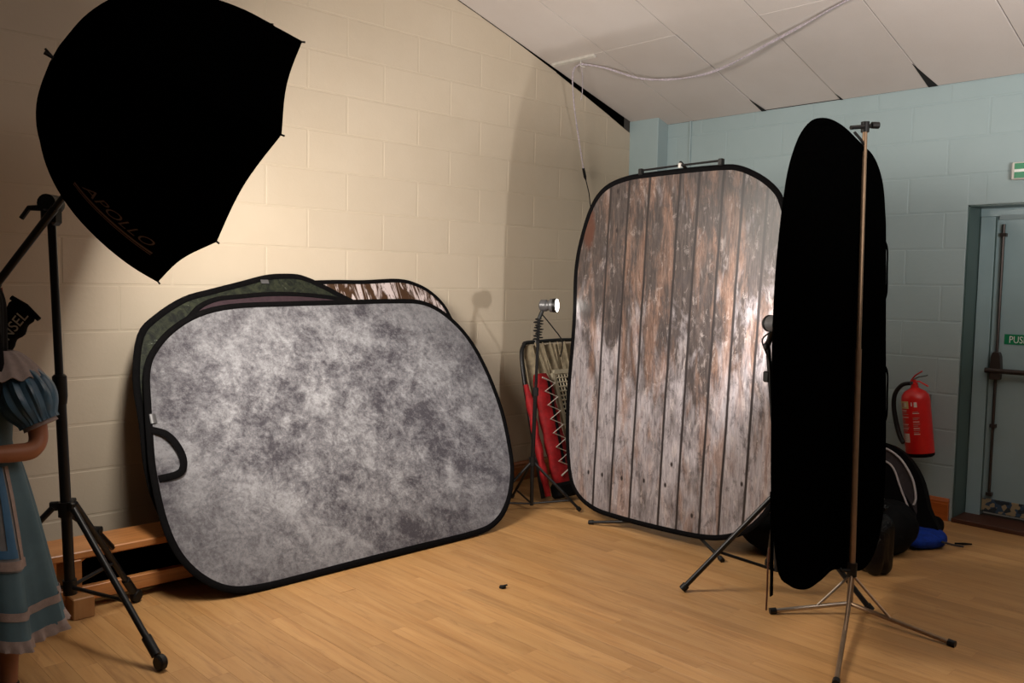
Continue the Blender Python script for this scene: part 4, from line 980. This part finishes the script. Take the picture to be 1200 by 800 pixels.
# ------------------------------------------------------------------ person at the left edge
pr = thing('person', (.665, 3.20, 0), 'person with long dark hair in a blue puff-sleeved dress, cut off by the left edge', 'person')
PF = Vector((-.55, -.835, 0)).normalized(); PL = Vector((-PF.y, PF.x, 0)); PO = Vector((.665, 3.20, 0))
def Q(a, b, z): return PO + PL * a + PF * b + Vector((0, 0, z))
def skin_mesh(name, chains, mat, parent, sub=2, root=0):
    """chains: lists of (key or None, point, radius); equal keys share a vertex"""
    verts, rad, edges, keys = [], [], [], {}
    for ch in chains:
        last = None
        for (k, p, r) in ch:
            if k is not None and k in keys: i = keys[k]
            else:
                i = len(verts); verts.append(p - ORG[parent]); rad.append(r if isinstance(r, tuple) else (r, r))
                if k is not None: keys[k] = i
            if last is not None: edges.append((last, i))
            last = i
    me = D.meshes.new(name + '_cage'); me.from_pydata(verts, edges, []); o = D.objects.new(name, me); COL.objects.link(o)
    md = o.modifiers.new('skin', 'SKIN'); md.use_smooth_shade = True; sd = o.modifiers.new('sub', 'SUBSURF'); sd.levels = sub; sd.render_levels = sub
    for i, r in enumerate(rad): me.skin_vertices[0].data[i].radius = r; me.skin_vertices[0].data[i].use_root = (i == root)
    bpy.context.view_layer.update(); me2 = D.meshes.new_from_object(o.evaluated_get(bpy.context.evaluated_depsgraph_get())); o.modifiers.clear(); o.data = me2; D.meshes.remove(me)
    me2.name = name; me2.materials.clear(); me2.materials.append(M[mat])
    for p in me2.polygons: p.use_smooth = True
    o.parent = parent; ORG[o] = Vector(ORG[parent]); return o
def limb(s, arm):
    a = s
    ch = [[('pel', Q(0, 0, .76), .105), ('hip%d' % s, Q(.075 * a, 0, .70), .075), (None, Q(.080 * a, .0, .55), .066), ('kn%d' % s, Q(.082 * a, .012, .39), .048), (None, Q(.084 * a, -.008, .26), .043), (None, Q(.085 * a, -.01, .10), .028), (None, Q(.086 * a, .0, .045), .030), (None, Q(.09 * a, .07, .030), .026), (None, Q(.094 * a, .125, .026), .018)]]
    ch.append([('ch', Q(0, 0, 1.08), (.105, .08)), (None, Q(.09 * a, 0, 1.125), .048)] + arm)
    return ch
L_arm = [(None, Q(.150, -.005, 1.10), .040), (None, Q(.180, .0, .99), .034), (None, Q(.200, .01, .885), .032), (None, Q(.190, .045, .858), .033), (None, Q(.13, .105, .862), .031), (None, Q(.065, .155, .868), .024), ('wr', Q(.03, .178, .870), .020), ('pm', Q(-.005, .195, .868), (.024, .015))]
R_arm = [(None, Q(-.150, -.005, 1.10), .040), (None, Q(-.180, .0, .99), .034), (None, Q(-.200, .01, .885), .032), (None, Q(-.190, .045, .850), .033), (None, Q(-.14, .105, .838), .031), (None, Q(-.09, .155, .828), .024), ('wr2', Q(-.06, .180, .824), .020), ('pm2', Q(-.028, .200, .820), (.024, .015))]
chains = [[('pel', Q(0, 0, .76), .105), (None, Q(0, 0, .88), (.088, .07)), (None, Q(0, 0, .99), (.098, .075)), ('ch', Q(0, 0, 1.08), (.105, .08)), (None, Q(0, -.005, 1.155), .046), (None, Q(0, .0, 1.195), .040), (None, Q(0, .018, 1.235), (.060, .066)), (None, Q(0, .010, 1.30), (.078, .090)), (None, Q(0, .005, 1.355), (.074, .084)), (None, Q(0, .0, 1.395), (.050, .056))]]
chains += limb(1, L_arm) + limb(-1, R_arm)
for sgn, pk, w0, dx in ((1, 'pm', Q(-.005, .195, .868), Vector(PL * -1 + PF * .22)), (-1, 'pm2', Q(-.028, .200, .820), Vector(PL + PF * .2))):
    dx = dx.normalized(); up = Vector((0, 0, 1)); out = PF
    for i, (h_, ln) in enumerate(((.020, .060), (.007, .068), (-.007, .063), (-.019, .050))):
        st = w0 + dx * .022 + up * h_
        chains.append([(pk, w0, .02), (None, st, .0085), (None, st + dx * ln * .45 + out * .004, .0075), (None, st + dx * ln * .75 - out * .010, .0068), (None, st + dx * ln - out * .022, .0058)])
    chains.append([(pk, w0, .02), (None, w0 + up * .028 + out * .006, .009), (None, w0 + up * .040 + dx * .022 + out * .008, .008), (None, w0 + up * .042 + dx * .042 + out * .004, .0065)])
body = skin_mesh('body', chains, 'skin', pr, 2)
for s in (-1, 1):
    MB().lathe([(0, -.010), (.009, -.006), (.012, 0), (.009, .006), (0, .010)], Q(.030 * s, .082, 1.300), PF, 14).build('eye', 'eye', pr, smooth=True)
    MB().lathe([(0, -.003), (.005, -.002), (.005, .002), (0, .003)], Q(.030 * s, .092, 1.300), PF, 10).build('iris', 'hair', pr, smooth=True)
    MB().tube([Q(.014 * s, .090, 1.322), Q(.032 * s, .090, 1.328), Q(.048 * s, .078, 1.320)], .003, 6).build('eyebrow', 'hair', pr, smooth=True)
MB().tube([Q(0, .088, 1.295), Q(0, .100, 1.272), Q(0, .104, 1.262), Q(0, .090, 1.254)], [.006, .010, .012, .008], 10).build('nose', 'skin', pr, smooth=True)
MB().tube([Q(-.022, .076, 1.232), Q(0, .086, 1.230), Q(.022, .076, 1.232)], [.003, .0065, .003], 8).build('mouth', 'lip', pr, smooth=True)
# hair: cap and long lengths falling behind and beside the shoulders
def hairf(a, b):
    th = math.radians(35) + a * math.radians(290)      # open at the face
    if b < .45:
        u = b / .45 * pi / 2; r = math.sin(u); z = 1.315 + math.cos(u) * .112
        rx, ry = .080 * r, .104 * r
    else:
        k = (b - .45) / .55; z = 1.315 - k * .36; rx = .080 + .002 * math.sin(k * 2.2) ; ry = .104 - .010 * k
    wv = 1 + .03 * math.sin(a * 60) + .02 * math.sin(a * 133 + b * 4)
    return Q(math.sin(th) * rx * wv, math.cos(th) * ry * wv - .012, z)
MB().grid(hairf, 90, 24).build('hair', 'hair', pr, smooth=True, solid=.010)
for s in (-1, 1): MB().tube(catmull([Q(.070 * s, .045, 1.33), Q(.085 * s, .055, 1.22), Q(.100 * s, .085, 1.12), Q(.098 * s, .115, 1.02), Q(.085 * s, .125, .94)], 5, False), 1, 14, flat=((0, 0, 1), .030, .024)).build('hair_lock', 'hair', pr, smooth=True)
# dress
def skirtf(a, b):
    t = a * 2 * pi; z = .850 - b * .575; k = b ** .8
    r = .115 + .130 * k; w = 1 + (.02 + .075 * b) * math.sin(9 * t + 1.1 * math.sin(t)) + .02 * b * math.sin(23 * t)
    return Q(math.sin(t) * r * w, math.cos(t) * r * .88 * w, z + .012 * b * math.sin(5 * t))
MB().grid(skirtf, 120, 20).build('skirt', 'dress', pr, smooth=True, solid=.004)
def ring(b0, b1, off, nm, mat, frill=0, a0=0, a1=1):
    def f(a, b):
        a = a0 + (a1 - a0) * a
        p = skirtf(a, b0 + (b1 - b0) * b); c = Q(0, 0, p.z); d = (p - c)
        return p + d.normalized() * (off + frill * b * (math.sin(a * 2 * pi * 45) * .5 + .5))
    return MB().grid(f, 240, 3).build(nm, mat, pr, smooth=True, solid=.002)
ring(.835, .880, .006, 'ribbon_band', 'dress_trim'); ring(.985, 1.045, .003, 'hem_frill', 'dress_trim', .014)
# petticoat hint and apron panel at the front
ring(.06, .62, .008, 'apron', 'apron', 0, -.165, .165)
ring(.56, .61, .012, 'apron_edge', 'dress_trim', 0, -.170, .170); ring(.50, .545, .012, 'apron_ribbon', 'dress_blue', 0, -.14, .14)
for s in (-1, 1):
    ring(.06, .61, .012, 'apron_edge', 'dress_trim', 0, *sorted((.165 * s, .148 * s))); ring(.06, .545, .012, 'apron_ribbon', 'dress_blue', 0, *sorted((.138 * s, .118 * s)))
MB().lathe([(.118, .83), (.108, .88), (.112, .95), (.124, 1.03), (.125, 1.09), (.10, 1.14), (.055, 1.165)], PO, (0, 0, 1), 40, 1, .84).build('bodice', 'dress', pr, smooth=True)
for s in (-1, 1):
    c0, c1 = Q(.115 * s, 0, 1.130), Q(.200 * s, .008, .945); ax = (c1 - c0)
    x, y = perp(ax.normalized()); L_ = ax.length
    def slf(a, b):
        t = a * 2 * pi; r = .036 + .050 * math.sin(min(1, b * 1.08) * pi * .86) ** .8; w = 1 + .07 * math.sin(13 * t + 2 * b) * math.sin(b * pi) + .03 * math.sin(29 * t)
        return c0 + ax * b + (x * math.cos(t) + y * math.sin(t)) * r * w
    MB().grid(slf, 72, 16).build('puff_sleeve', 'sleeve', pr, smooth=True, solid=.003)
    MB().tube([c0 + ax * .93, c0 + ax * 1.06], [.050, .054], 24).build('sleeve_cuff', 'dress_trim', pr, smooth=True)
    def colf(a, b):
        t = a * pi - pi / 2
        ctr = Q(.085 * s, 0, 1.160); r = .035 + .085 * b
        return ctr + PL * s * math.cos(t) * r * 1.05 + PF * math.sin(t) * r * .95 + Vector((0, 0, .022 - .085 * b ** 1.5 + .007 * b * math.sin(t * 14)))
    MB().grid(colf, 48, 8).build('shoulder_ruffle', 'dress_trim', pr, smooth=True, solid=.004)
for s in (-1, 1):
    mb = MB(); mb.lathe([(.0, 0), (.036, 0), (.040, .02), (.036, .05), (.030, .07), (0, .07)], Q(.088 * s, .0, .001), (0, 0, 1), 20, 1, 1)
    mb.tube([Q(.088 * s, .0, .034), Q(.092 * s, .06, .032), Q(.096 * s, .12, .028), Q(.098 * s, .150, .022)], [.034, .036, .032, .015], 16); mb.build('shoe', 'shoe', pr, smooth=True)
print('OBJECTS', len(D.objects))
